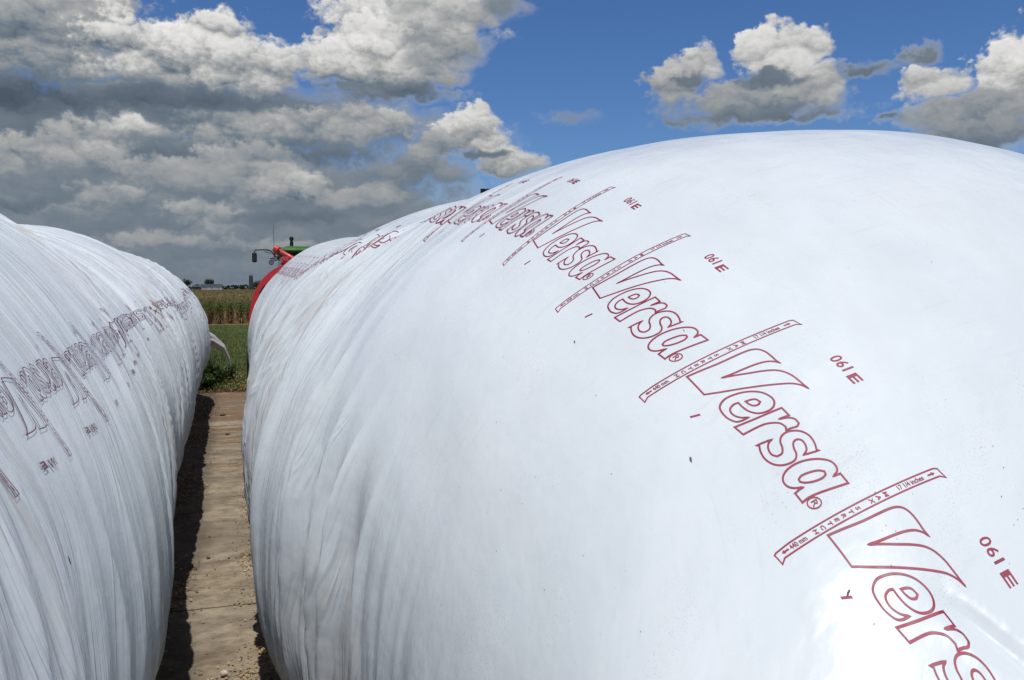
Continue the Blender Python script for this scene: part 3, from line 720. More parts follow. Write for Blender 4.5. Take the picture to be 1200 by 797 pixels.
def weed(loc, H, R, n, label, seed):
    r = np.random.default_rng(seed); root = empty('weed', loc)
    tag(root, label, 'weed', 'weeds by the end of the wrinkled bag')
    mb = MB(); V = []; F = []
    for k in range(n):
        a = r.uniform(0, 2*PI); L = H*r.uniform(.55, 1.05); lean = R*r.uniform(.1, 1)
        top = (math.cos(a)*lean, math.sin(a)*lean, L); b0 = (math.cos(a)*.05, math.sin(a)*.05, 0)
        mid = tuple((p+q_)/2*f_ for p, q_, f_ in zip(b0, top, (.8, .8, 1.1)))
        mb.tube([b0, mid, top], [.008, .006, .003], 5)
        for j in range(14):
            t = r.uniform(.15, 1); p = [b0[i]+(top[i]-b0[i])*t for i in range(3)]; la = r.uniform(0, 2*PI); ll = r.uniform(.06, .17)*(1.2-.5*t); w_ = ll*r.uniform(.16, .3); up = r.uniform(-.2, .7)
            dx, dy = math.cos(la), math.sin(la); b = len(V)
            V += [tuple(p), (p[0]+dx*ll*.5-dy*w_, p[1]+dy*ll*.5+dx*w_, p[2]+up*ll*.5), (p[0]+dx*ll, p[1]+dy*ll, p[2]+up*ll*.7), (p[0]+dx*ll*.5+dy*w_, p[1]+dy*ll*.5-dx*w_, p[2]+up*ll*.5)]
            F.append((b, b+1, b+2, b+3))
    mb.build('stalks', WEED, root); link('leaves', np_mesh('leaves', V, F, [WEED]), root)
weed((-.50, 19.7, -.03), .85, .28, 30, 'tallest green weed against the end of the wrinkled bag', 3)
weed((-.28, 20.2, -.03), .62, .30, 28, 'bushy green weed under the gathered tail of the wrinkled bag', 4)
weed((-.06, 20.9, -.03), .48, .32, 24, 'low weed at the tip of the gathered bag tail', 5)
weed((-.42, 19.0, -.03), .38, .22, 16, 'small weed rooted at the slab edge in the shadow', 6)

weed((-.62, 18.95, -.03), .34, .2, 14, 'short weed at the foot of the wrinkled bag, nearest to the slab', 8)
weed((-.55, 19.35, -.03), .55, .22, 18, 'medium weed at the foot of the wrinkled bag, half as tall as the tallest', 9)

# ------------------------------------------------------------------ corn
CG = leaf_mat('corn_leaf_green', [(.05, .095, .016), (.09, .145, .028), (.14, .17, .045)])
CD = leaf_mat('corn_leaf_dry', [(.22, .14, .055), (.38, .27, .12), (.13, .08, .035)])
CT = leaf_mat('corn_tassel', [(.24, .17, .08), (.34, .25, .12)])
def corn_geo(seed):
    r = np.random.default_rng(seed); V = []; F = []; M = []; H = r.uniform(1.65, 1.95)
    def strip(pts, ws, side, mi):
        b = len(V)
        for p, w_ in zip(pts, ws): V.append(tuple(np.array(p)-np.array(side)*w_)); V.append(tuple(np.array(p)+np.array(side)*w_))
        for i in range(len(pts)-1): F.append((b+2*i, b+2*i+1, b+2*i+3, b+2*i+2)); M.append(mi)
    lean = r.normal(0, .03, 2)
    for sd in ((1, 0, 0), (0, 1, 0)):
        strip([(0, 0, 0), (lean[0]*.5, lean[1]*.5, H*.5), (lean[0], lean[1], H*.93)], [.013, .011, .006], sd, 1 if r.random() < .5 else 0)
    a0 = r.uniform(0, PI)
    for k in range(11):
        z = H*(.12 + .075*k); a = a0 + (PI if k % 2 else 0) + r.normal(0, .35); L = r.uniform(.45, .75)*(1 if 2 < k < 9 else .7); d = np.array([math.cos(a), math.sin(a), 0]); sd = (-d[1], d[0], 0)
        dry = k < 3 or (k < 5 and r.random() < .5) or r.random() < .1; droop = r.uniform(.5, 1.1) if not dry else r.uniform(1.1, 1.7)
        pts = [np.array([lean[0]*z/H, lean[1]*z/H, z]) + d*L*t*(1 if not dry else .55) + np.array([0, 0, L*(.75*t - droop*t*t)]) for t in (0, .25, .5, .75, 1)]
        for p in pts: p[2] = max(.02, p[2])
        strip(pts, [.014, .036, .034, .022, .003], sd, 1 if dry else 0)
    if r.random() < .8:   # ear
        a = a0 + PI*.5; z = H*.45; d = np.array([math.cos(a), math.sin(a), 0]); strip([np.array([0, 0, z]), np.array([0, 0, z+.12])+d*.06, np.array([0, 0, z+.24])+d*.08], [.01, .028, .008], (-d[1], d[0], 0), 1)
    for k in range(7):
        a = r.uniform(0, 2*PI); d = np.array([math.cos(a), math.sin(a), 0]); o_ = np.array([lean[0], lean[1], H*.9])
        strip([o_, o_ + d*.07 + [0, 0, .13], o_ + d*.15 + [0, 0, .17]], [.007, .007, .003], (-d[1], d[0], 0), 2)
    return np.array(V), F, M
VAR = [corn_geo(100+i) for i in range(8)]
CM = [np_mesh('corn_plant', V, F, [CG, CD, CT], mat_idx=M) for V, F, M in VAR]
rows = (np.arange(-30, 31))*.76 + .1
plants = []
for ix, x in enumerate(rows):
    for k in range(70):
        plants.append((x + rng.normal(0, .03), 66.2 + k*.2 + rng.normal(0, .05) + .25*math.sin(ix*1.7), k, ix))
plants.sort(key=lambda p: p[1]*.15 + abs(p[0] - .5*(p[1]/62))*.55)
for i, (x, y, k, ix) in enumerate(plants[:300]):
    me = CM[int(rng.integers(8))]; o = link('corn_plant', me)
    o.location = (x, y, float(terrain_z(y))-.01); o.rotation_euler.z = rng.uniform(0, 6.28); s_ = rng.uniform(.84, 1.12); o.scale = (s_, s_, s_)
    tag(o, 'ripening corn plant with dry lower leaves in the front of the field beyond the grass', 'corn plant', 'corn plants at the front edge of the field')
VV, FF, MM, b = [], [], [], 0
rest = [p for p in plants[300:] if True]
for x in rows[::1]:
    for k in range(40): rest.append((x + rng.normal(0, .05), 80.3 + k*.75 + rng.normal(0, .2), 0, 0))
for (x, y, k, ix) in rest:
    V, F, M = VAR[int(rng.integers(8))]; a = rng.uniform(0, 6.28); s_ = rng.uniform(.84, 1.12)
    R_ = np.array([[math.cos(a), -math.sin(a), 0], [math.sin(a), math.cos(a), 0], [0, 0, 1]])
    VV.append((V*s_) @ R_.T + [x, y, float(terrain_z(y))-.01]); FF.append(np.array(F)+b); MM += M; b += len(V)
# distant canopy: tops only, thinning with distance, over a rough crop surface
xs = np.linspace(-160, 160, 90); ys = np.geomspace(108, 420, 150); X, Y = np.meshgrid(xs, ys); Z = .78 + .18*gnoise(X*.7, Y*.35, 3) + .1*gnoise(X*2.1, Y*1.3, 4)
Z[0] = -.5
nn, mm = X.shape; i = np.arange(nn-1)[:, None]*mm + np.arange(mm-1)[None]; Fc = np.stack([i, i+1, i+mm+1, i+mm], -1).reshape(-1, 4)
VV.append(np.stack([X, Y, Z], -1).reshape(-1, 3)); FF.append(Fc+b); MM += [3]*len(Fc); b += nn*mm
n = 26000; y = 75 + 330*rng.random(n)**1.6; x = rng.uniform(-1, 1, n)*(12 + y*.18); Vt = np.empty((n, 4, 3)); wv = rng.uniform(.03, .09, n)*(1+y/200); z0 = .8 + rng.uniform(-.1, .15, n); hh = rng.uniform(.2, .5, n); sx = rng.normal(0, .15, n)
Vt[:, 0] = np.stack([x-wv, y, z0], 1); Vt[:, 1] = np.stack([x+wv, y, z0], 1); Vt[:, 2] = np.stack([x+sx+wv*.4, y, z0+hh], 1); Vt[:, 3] = np.stack([x+sx-wv*.4, y, z0+hh], 1)
VV.append(Vt.reshape(-1, 3)); FF.append(np.arange(n*4).reshape(n, 4)+b); MM += list(np.where(rng.random(n) < .62, 2, np.where(rng.random(n) < .6, 1, 0)))
CANOPY = simple('corn_canopy', (.15, .115, .05), .9, var=.35, scale=.25)
o = link('corn_field', np_mesh('corn_field', np.concatenate(VV), np.concatenate(FF), [CG, CD, CT, CANOPY], mat_idx=MM))
tag(o, 'wide field of ripening corn stretching away behind its front rows', 'corn field', kind='stuff')

# ------------------------------------------------------------------ far farmstead
BARK = simple('bark', (.07, .055, .04), .9, bump=.4)
FOL = leaf_mat('tree_foliage', [(.012, .024, .008), (.024, .042, .014), (.04, .06, .02)], .7)
def tree(loc, H, W, label, seed, group='trees round the far farmstead'):
    r = np.random.default_rng(seed); root = empty('tree', loc); tag(root, label, 'tree', group)
    mb = MB(); mb.tube([(0, 0, 0), (.1, 0, H*.25), (0, .1, H*.55)], [.045*H, .03*H, .015*H], 8)
    for k in range(6):
        a = k*1.05; mb.tube([(0, 0, H*(.22+.03*k)), (math.cos(a)*W*.2, math.sin(a)*W*.2, H*.5), (math.cos(a)*W*.36, math.sin(a)*W*.36, H*.68)], [.016*H, .011*H, .004*H], 6)
    mb.build('trunk', BARK, root, True)
    V = []; F = []; cl = []
    for k in range(30):
        u = r.normal(size=3); u /= np.linalg.norm(u); rr = r.uniform(.35, 1.)
        cl.append((u[0]*W*.42*rr, u[1]*W*.42*rr, H*.60 + u[2]*H*.33*rr, r.uniform(.10, .2)*W))
    for cx, cy, cz, cr in cl:
        for j in range(60):
            u = r.normal(size=3); u /= np.linalg.norm(u); p = np.array([cx, cy, cz]) + u*cr*r.uniform(.5, 1.05)*[1, 1, .8]; s_ = r.uniform(.02, .045)*W
            e1 = r.normal(size=3); e1 /= np.linalg.norm(e1); e2 = np.cross(e1, r.normal(size=3)); e2 /= np.linalg.norm(e2); b = len(V)
            V += [p-e1*s_, p-e2*s_*.6, p+e1*s_, p+e2*s_*.6]; F.append((b, b+1, b+2, b+3))
    link('crown', np_mesh('crown', V, F, [FOL]), root)
tree((-17.5, 925, -.5), 12.0, 12.5, 'broad dark tree rising behind the long white shed', 31)
tree((-38.5, 905, -.5), 11.8, 11.0, 'dark round tree beside the shoulder of the wrinkled bag', 32)
tree((-29.5, 940, -.5), 6.0, 7.0, 'small dark tree between the two round trees', 33)
tree((26.0, 830, -.5), 9.0, 11.0, 'dark tree on the far side of the tall silo', 34)
tree((7.5, 930, -.5), 5.4, 8.0, 'low dark tree in the gap between shed and silo', 35)
tree((13.0, 910, -.5), 4.6, 7.0, 'lowest bushy tree next to the foot of the silo', 36)
V = []; F = []; r = np.random.default_rng(77)
for k in range(9000):
    x = r.uniform(-900, 900); y = 1150 + 60*math.sin(x*.01) + r.uniform(-10, 10); hmax = 4.2 + 3.0*float(gnoise(x*.02, 0.3, 7)) + 1.5*float(gnoise(x*.09, .7, 8)); z = -.5 + r.uniform(0, 1)*max(1.2, hmax); s_ = r.uniform(.6, 1.5)
    e1 = r.normal(size=3); e1 /= np.linalg.norm(e1); e2 = np.cross(e1, r.normal(size=3)); e2 /= np.linalg.norm(e2); p = np.array([x, y, z]); b = len(V)
    V += [p-e1*s_*1.5, p-e2*s_, p+e1*s_*1.5, p+e2*s_]; F.append((b, b+1, b+2, b+3))
o = link('far_wood', np_mesh('far_wood', V, F, [FOL])); tag(o, 'thin dark line of woodland along the horizon behind the farm', 'woodland', kind='stuff')

SHEDWALL = simple('white_siding', (.66, .67, .68), .6, var=.05, scale=.3)
ROOFM = simple('dark_roof', (.06, .06, .065), .5, .2, var=.15, scale=.3)
shed = empty('long_shed', (-15.2, 900, -.5)); tag(shed, 'long low white shed with a dark roof on the horizon', 'shed', 'farm buildings on the horizon')
mb = MB(); mb.box((-9.5, -5, 0), (9.5, 5, 3.7)); mb.build('wall', SHEDWALL, shed)
mb = MB(); mb.add([(-10, -5.6, 3.72), (10, -5.6, 3.72), (10, 0, 6.0), (-10, 0, 6.0), (-10, 5.6, 3.72), (10, 5.6, 3.72)], [(0, 1, 2, 3), (3, 2, 5, 4), (0, 3, 4), (1, 5, 2), (0, 4, 5, 1)]); mb.build('roof', ROOFM, shed)
for x in (-6, 0, 6): mb = MB(); mb.box((x-1.4, -5.06, .1), (x+1.4, -5.01, 2.9)); mb.build('door', simple('shed_door', (.45, .46, .47), .5), shed)
barn = empty('small_barn', (-28.5, 890, -.5)); tag(barn, 'small dark barn beside the long white shed', 'barn', 'farm buildings on the horizon')
mb = MB(); mb.box((-3.4, -3, 0), (3.4, 3, 3.1)); mb.build('wall', simple('barn_boards', (.07, .06, .055), .8), barn)
mb = MB(); mb.add([(-3.7, -3.4, 3.12), (3.7, -3.4, 3.12), (3.7, 0, 4.9), (-3.7, 0, 4.9), (-3.7, 3.4, 3.12), (3.7, 3.4, 3.12)], [(0, 1, 2, 3), (3, 2, 5, 4), (0, 3, 4), (1, 5, 2), (0, 4, 5, 1)]); mb.build('roof', ROOFM, barn)
silo = empty('tower_silo', (19.2, 800, -.5)); tag(silo, 'tall dark tower silo standing on the horizon', 'silo', 'farm buildings on the horizon')
SIL = simple('stave_concrete', (.055, .055, .06), .7, var=.2, scale=.5)
mb = MB(); mb.lathe([(0, 0), (1.7, 0), (1.7, 12.2)], (0, 0, 0)); mb.build('tower', SIL, silo, True)
mb = MB(); mb.lathe([(1.72, 12.2), (1.65, 12.9), (1.2, 13.6), (.5, 14.0), (0, 14.1)], (0, 0, 0)); mb.build('dome', ROOFM, silo, True)
mb = MB(); mb.box((-.5, -2.3, 0), (.5, -1.65, 12)); mb.build('chute', SIL, silo)

# ------------------------------------------------------------------ bagging machine at the far end of the near bag
bg = empty('bagging_machine', (2.12, 19.6, 0)); tag(bg, 'red bagging machine with an arched tunnel at the far end of the smooth ended bag', 'bagging machine')
def arch(y0, y1, W, H, zb, n=44, e=.5, thick=.05):
    V = []; F = []
    a = np.linspace(-.02, PI+.02, n)
    for y in (y0, y1):
        for th in a:
            c, s_ = math.cos(th), max(0, math.sin(th)); V.append((-W*math.copysign(abs(c)**e, c), y, zb + (H-zb)*s_**e))
    for k in range(n-1): F.append((k, k+1, n+k+1, n+k))
    # legs down to the frame
    b = len(V); V += [(-W, y0, .45), (-W, y1, .45), (W, y0, .45), (W, y1, .45)]
    F += [(0, n, b+1, b), (n-1, b+2, b+3, 2*n-1)]
    return V, F
V, F = arch(-.72, 1.3, 1.66, 2.64, .95, e=.64)
t = link('tunnel', np_mesh('tunnel', V, F, [RED], smooth=True), bg); md = t.modifiers.new('thick', 'SOLIDIFY'); md.thickness = .05
def rim_plate():
    n = 48; V = []; F = []; a = np.linspace(-.02, PI+.02, n); e = .66
    for y in (-.80, -.725):
        for (W, H) in ((1.74, 2.74), (1.36, 2.36)):
            for th in a:
                c, s_ = math.cos(th), max(0, math.sin(th)); V.append((-W*math.copysign(abs(c)**e, c), y, .95 + (H-.95)*s_**e))
    for k in range(n-1):
        F += [(k, k+1, n+k+1, n+k), (2*n+k, 3*n+k, 3*n+k+1, 2*n+k+1), (k, 2*n+k, 2*n+k+1, k+1), (n+k, n+k+1, 3*n+k+1, 3*n+k)]
    link('tunnel_rim', np_mesh('tunnel_rim', V, F, [RED]), bg)
rim_plate()
mb = MB(); mb.box((-1.6, -.6, .3), (-1.4, 2.6, .5), bev=.02); mb.box((1.4, -.6, .3), (1.6, 2.6, .5), bev=.02); mb.box((-1.39, 1.3, .3), (1.39, 1.5, .5), bev=.02); mb.build('frame', DARKSTEEL, bg)
mb = MB(); mb.add([(-1.3, 1.45, .55), (1.3, 1.45, .55), (1.3, 2.5, .55), (-1.3, 2.5, .55), (-1.5, 1.38, 2.0), (1.5, 1.38, 2.0), (1.5, 2.8, 2.0), (-1.5, 2.8, 2.0)], [(0, 3, 2, 1), (0, 1, 5, 4), (1, 2, 6, 5), (2, 3, 7, 6), (3, 0, 4, 7)]); mb.build('hopper', RED, bg)
for sx in (-1, 1):
    wl = empty('wheel', (sx*1.62, 1.9, .38)); wl.parent = bg
    mb = MB(); mb.lathe([(.22, -.1), (.34, -.11), (.38, -.07), (.38, .07), (.34, .11), (.22, .1)], (0, 0, 0), 'x'); mb.build('tyre', RUBBER, wl, True)
    mb = MB(); mb.lathe([(0, -.06), (.1, -.08), (.22, -.09), (.22, .09), (.1, .08), (0, .06)], (0, 0, 0), 'x'); mb.build('rim', STEEL, wl, True)
# lifting boom leaning across above the tunnel
mb = MB(); mb.tube([(-1.10, .42, 2.99), (-.70, .20, 2.74), (-.35, .05, 2.50)], [.055, .06, .06], 14); mb.tube([(-1.12, .43, 3.0), (-1.04, .385, 2.955)], [.085, .085], 14)
boom = mb.build('lifting_boom', RED, bg, True)
mb = MB(); mb.box((-1.02, -.2, 2.66), (-.86, .0, 2.80), bev=.02); mb.tube([(-.94, -.26, 2.76), (-.94, .06, 2.76)], .05, 12); mb.build('boom_bracket', simple('faded_red', (.50, .08, .08), .5), bg, True)

for k, (x0_, z0_, x1_, z1_) in enumerate(((-.98, 2.74, -.60, 2.62), (-.93, 2.72, -.50, 2.58), (-1.06, 2.96, -.86, 2.72))):
    mb = MB(); mb.tube([(x0_, .05, z0_), ((x0_+x1_)/2, .0, min(z0_, z1_)-.10-.03*k), (x1_, .02, z1_)], .014, 8); mb.build('hydraulic_hose', BLACK, bg, True)
mb = MB()
for k in range(9):
    a_ = PI*(.06 + .11*k); c_, s_ = math.cos(a_), math.sin(a_); e_ = .66
    x_, z_ = -1.60*math.copysign(abs(c_)**e_, c_), .95 + 1.65*s_**e_; mb.tube([(x_, -.815, z_), (x_, -.80, z_)], .022, 8)
mb.build('rim_bolt', DARKSTEEL, bg)
mb = MB(); mb.add([(-1.52, -.806, 2.02), (-1.40, -.806, 2.20), (-1.36, -.806, 2.02)], [(0, 1, 2)]); mb.build('rim_notch_plate', BLACK, bg)

# ------------------------------------------------------------------ tractor (stern towards the camera)
TX, TY = 2.12, 24.4
tr = empty('tractor', (TX, TY, 0)); tag(tr, 'green tractor with only its cab roof, mirror and lamps showing above the bag', 'tractor')
mb = MB(); mb.box((-.86, -.75, 3.035), (.86, 1.05, 3.20), bev=.07); mb.box((-.66, -.6, 3.19), (.66, .9, 3.235), bev=.02); mb.build('cab_roof', GREEN, tr, True)
mb = MB(); mb.box((-.80, -.70, 2.96), (.80, 1.0, 3.035), bev=.02); mb.build('roof_liner', BLACK, tr, True)
mb = MB()
for x in (-.76, .76):
    for y in (-.66, .2, .95): mb.tube([(x*1.0, y, 1.55), (x*.97, y, 2.97)], .035, 8)
mb.build('cab_posts', BLACK, tr, True)
mb = MB(); mb.box((-.725, -.69, 1.6), (.725, -.675, 2.95)); mb.box((-.725, .955, 1.6), (.725, .97, 2.95)); mb.box((-.775, -.62, 1.6), (-.765, .92, 2.95)); mb.box((.765, -.62, 1.6), (.775, .92, 2.95)); mb.build('cab_window', GLASSDARK, tr)
mb = MB(); mb.box((-.8, -.72, .95), (.8, 1.02, 1.58), bev=.05); mb.build('cab_body', GREEN, tr, True)
mb = MB(); mb.box((-.45, 1.03, 1.1), (.45, 3.1, 2.0), bev=.12); mb.build('hood', GREEN, tr, True)
mb = MB(); mb.box((-.3, -.9, .65), (.3, 3.0, 1.08), bev=.05); mb.build('chassis', DARKSTEEL, tr, True)
for sx in (-1, 1):
    mb = MB(); pts_ = [(sx*.98, -1.0+.0, 1.35)]
    V = []; F = []
    for k in range(13):
        a = PI*.02 + PI*.92*k/12
        for xx in (.80, 1.3): V.append((sx*xx, .1 - 1.02*math.cos(a), .95 + 1.0*math.sin(a)))
    for k in range(12): F.append((2*k, 2*k+1, 2*k+3, 2*k+2))
    f_ = link('fender', np_mesh('fender', V, F, [GREEN], smooth=True), tr); md = f_.modifiers.new('t', 'SOLIDIFY'); md.thickness = .03
def wheel(parent, loc, R, W):
    w_ = empty('wheel', loc); w_.parent = parent
    mb = MB(); mb.lathe([(R*.58, -W*.46), (R*.9, -W*.5), (R*.97, -W*.36), (R*.97, W*.36), (R*.9, W*.5), (R*.58, W*.46)], (0, 0, 0), 'x', 40)
    for k in range(22):
        a = 2*PI*k/22
        for sg in (-1, 1):
            a2 = a + (0 if sg < 0 else PI/22); p = []
            for xx, da in ((.04, 0), (W*.48, .16)):
                for rr in (R*.965, R*1.01):
                    for d_ in (-.03, .03): p.append((sg*xx, rr*math.cos(a2+da+d_), rr*math.sin(a2+da+d_)))
            mb.add(p, [(0, 1, 5, 4), (2, 6, 7, 3), (0, 4, 6, 2), (1, 3, 7, 5), (0, 2, 3, 1), (4, 5, 7, 6)])
    mb.build('tyre', RUBBER, w_, True)
    mb = MB(); mb.lathe([(0, -.04), (R*.2, -.06), (R*.45, .02), (R*.56, -W*.4), (R*.59, -W*.45), (R*.59, W*.45), (R*.56, W*.4), (R*.45, .05), (0, .05)], (0, 0, 0), 'x', 32); mb.build('rim', YELLOW, w_, True)
for sx in (-1, 1):
    wheel(tr, (sx*1.05, .1, .95), .95, .52); wheel(tr, (sx*.98, 2.6, .68), .68, .42)
# mirrors on curved arms
for sx in (-1, 1):
    arm = MB(); arm.tube([(sx*.80, -.30, 2.86), (sx*.97, -.36, 3.04), (sx*1.03, -.38, 3.11), (sx*1.12, -.39, 3.135), (sx*1.26, -.40, 3.135), (sx*1.42, -.40, 3.125), (sx*1.445, -.40, 3.06)], .017, 8)
    arm.tube([(sx*1.02, -.38, 3.04), (sx*1.18, -.40, 3.09)], .010, 6)
    a_ = arm.build('mirror_arm', BLACK, tr, True)
    m_ = MB(); m_.box((sx*1.445-.062, -.43, 2.80), (sx*1.445+.062, -.37, 3.055), bev=.025); mm_ = m_.build('mirror', BLACK, tr, True)
    g_ = MB(); g_.box((sx*1.445-.048, -.436, 2.825), (sx*1.445+.048, -.4315, 3.03)); g_.build('mirror_glass', GLASSDARK, mm_)
for x, z in ((-.92, 2.90), (-1.02, 2.80), (.92, 2.90)):
    b_ = MB(); b_.lathe([(0, .06), (.045, .06), (.062, 0), (.066, -.06), (.052, -.062)], (x, -.45, z), 'y', 20); lm = b_.build('work_lamp', BLACK, tr, True)
    g_ = MB(); g_.lathe([(0, -.055), (.035, -.060), (.051, -.058)], (x, -.45, z), 'y', 20); g_.build('lens', LAMP, lm, True)
mb = MB(); mb.tube([(-.80, -.45, 2.92), (-1.05, -.42, 2.9)], .018, 8); mb.tube([(-.93, -.40, 2.9), (-.93, -.40, 3.12)], .02, 8); mb.build('lamp_bracket', BLACK, tr, True)
mb = MB(); mb.tube([(-.945, -.40, 3.10), (-.945, -.40, 3.2), (-.944, -.40, 3.82)], [.012, .006, .004], 6); mb.build('antenna', BLACK, tr, True)
bc = MB(); bc.lathe([(0, 0), (.05, 0), (.05, .16), (.035, .165), (.035, .19), (0, .19)], (-.44, .3, 3.23), 'z', 18); bo = bc.build('beacon', BLACK, tr, True)
b2 = MB(); b2.lathe([(.03, .19), (.055, .21), (.062, .25), (.05, .29), (.02, .305), (0, .307)], (-.44, .3, 3.23), 'z', 18); b2.build('beacon_cap', BLACK, bo, True)

# ------------------------------------------------------------------ forage wagon behind the near bag
wg = empty('forage_wagon', (7.645, 21.11, 0)); wg.rotation_euler.z = -.29; tag(wg, 'tall forage wagon with a dark roof frame, just its top corner showing above the bag', 'wagon')
mb = MB(); x0, x1, y0, y1 = -1.45, 1.3, -2.6, 2.8
for a, b in (((x0, y0), (x1, y0)), ((x0, y1), (x1, y1)), ((x0, y0), (x0, y1)), ((x1, y0), (x1, y1))):
    mb.box((min(a[0], b[0])-.05, min(a[1], b[1])-.05, 4.25+.0003*len(mb.f)), (max(a[0], b[0])+.05, max(a[1], b[1])+.05, 4.36+.0003*len(mb.f)))
mb.build('roof_frame', DARKSTEEL, wg)
mb = MB(); mb.box((x0+.06, y0+.06, 4.19), (x1-.06, y1-.06, 4.245)); mb.build('roof_sheet', DARKSTEEL, wg)
for a in (x0, x1):
    for b in (y0, -.9, .9, y1): mb = MB(); mb.box((a-.04, b-.04, 1.2), (a+.04, b+.04, 4.19)); mb.build('post', STEEL, wg)
mb = MB(); mb.box((x0+.05, y0+.05, 1.25), (x1-.05, y0+.09, 4.02)); mb.box((x0+.05, y1-.09, 1.25), (x1-.05, y1-.05, 3.9)); mb.box((x0+.05, y0+.1, 1.25), (x0+.09, y1-.1, 3.9)); mb.box((x1-.09, y0+.1, 1.25), (x1-.05, y1-.1, 3.9)); mb.box((x0+.1, y0+.1, 1.2), (x1-.1, y1-.1, 1.26)); mb.build('box_body', grimy('wagon_paint', (.10, .11, .115)), wg)
for k in range(7):
    mb = MB(); xx = x0 + .25 + k*.375; mb.box((xx-.03, y0+.015, 1.27), (xx+.03, y0+.048, 4.0)); mb.build('rib', STEEL, wg)
for xx in (x0+.2, x1-.2): mb = MB(); mb.lathe([(0, -.02), (.07, -.02), (.08, .03)], (xx, y0-.0, 1.05), 'y', 16); mb.build('tail_light', RED, wg)
mb = MB(); mb.box((-.6, y0, .85), (-.45, y1+1.4, 1.1)); mb.box((.4, y0, .85), (.55, y1+1.4, 1.1)); mb.build('chassis', DARKSTEEL, wg)
for sx in (-1, 1):
    for yy in (-1.5, 1.7): wheel(wg, (sx*1.0-.02, yy, .55), .55, .34)

# ------------------------------------------------------------------ sun, sky, clouds
SUN = Vector((-.04, -.27, .962)).normalized()
elev = math.asin(SUN.z)
sd = bpy.data.lights.new('sun', 'SUN'); sd.energy = 3.85; sd.angle = math.radians(.53); sd.color = (1, .965, .91)
so = bpy.data.objects.new('sun', sd); COL.objects.link(so); so.location = (0, 0, 30); so.rotation_euler = (-SUN).to_track_quat('-Z', 'Y').to_euler()

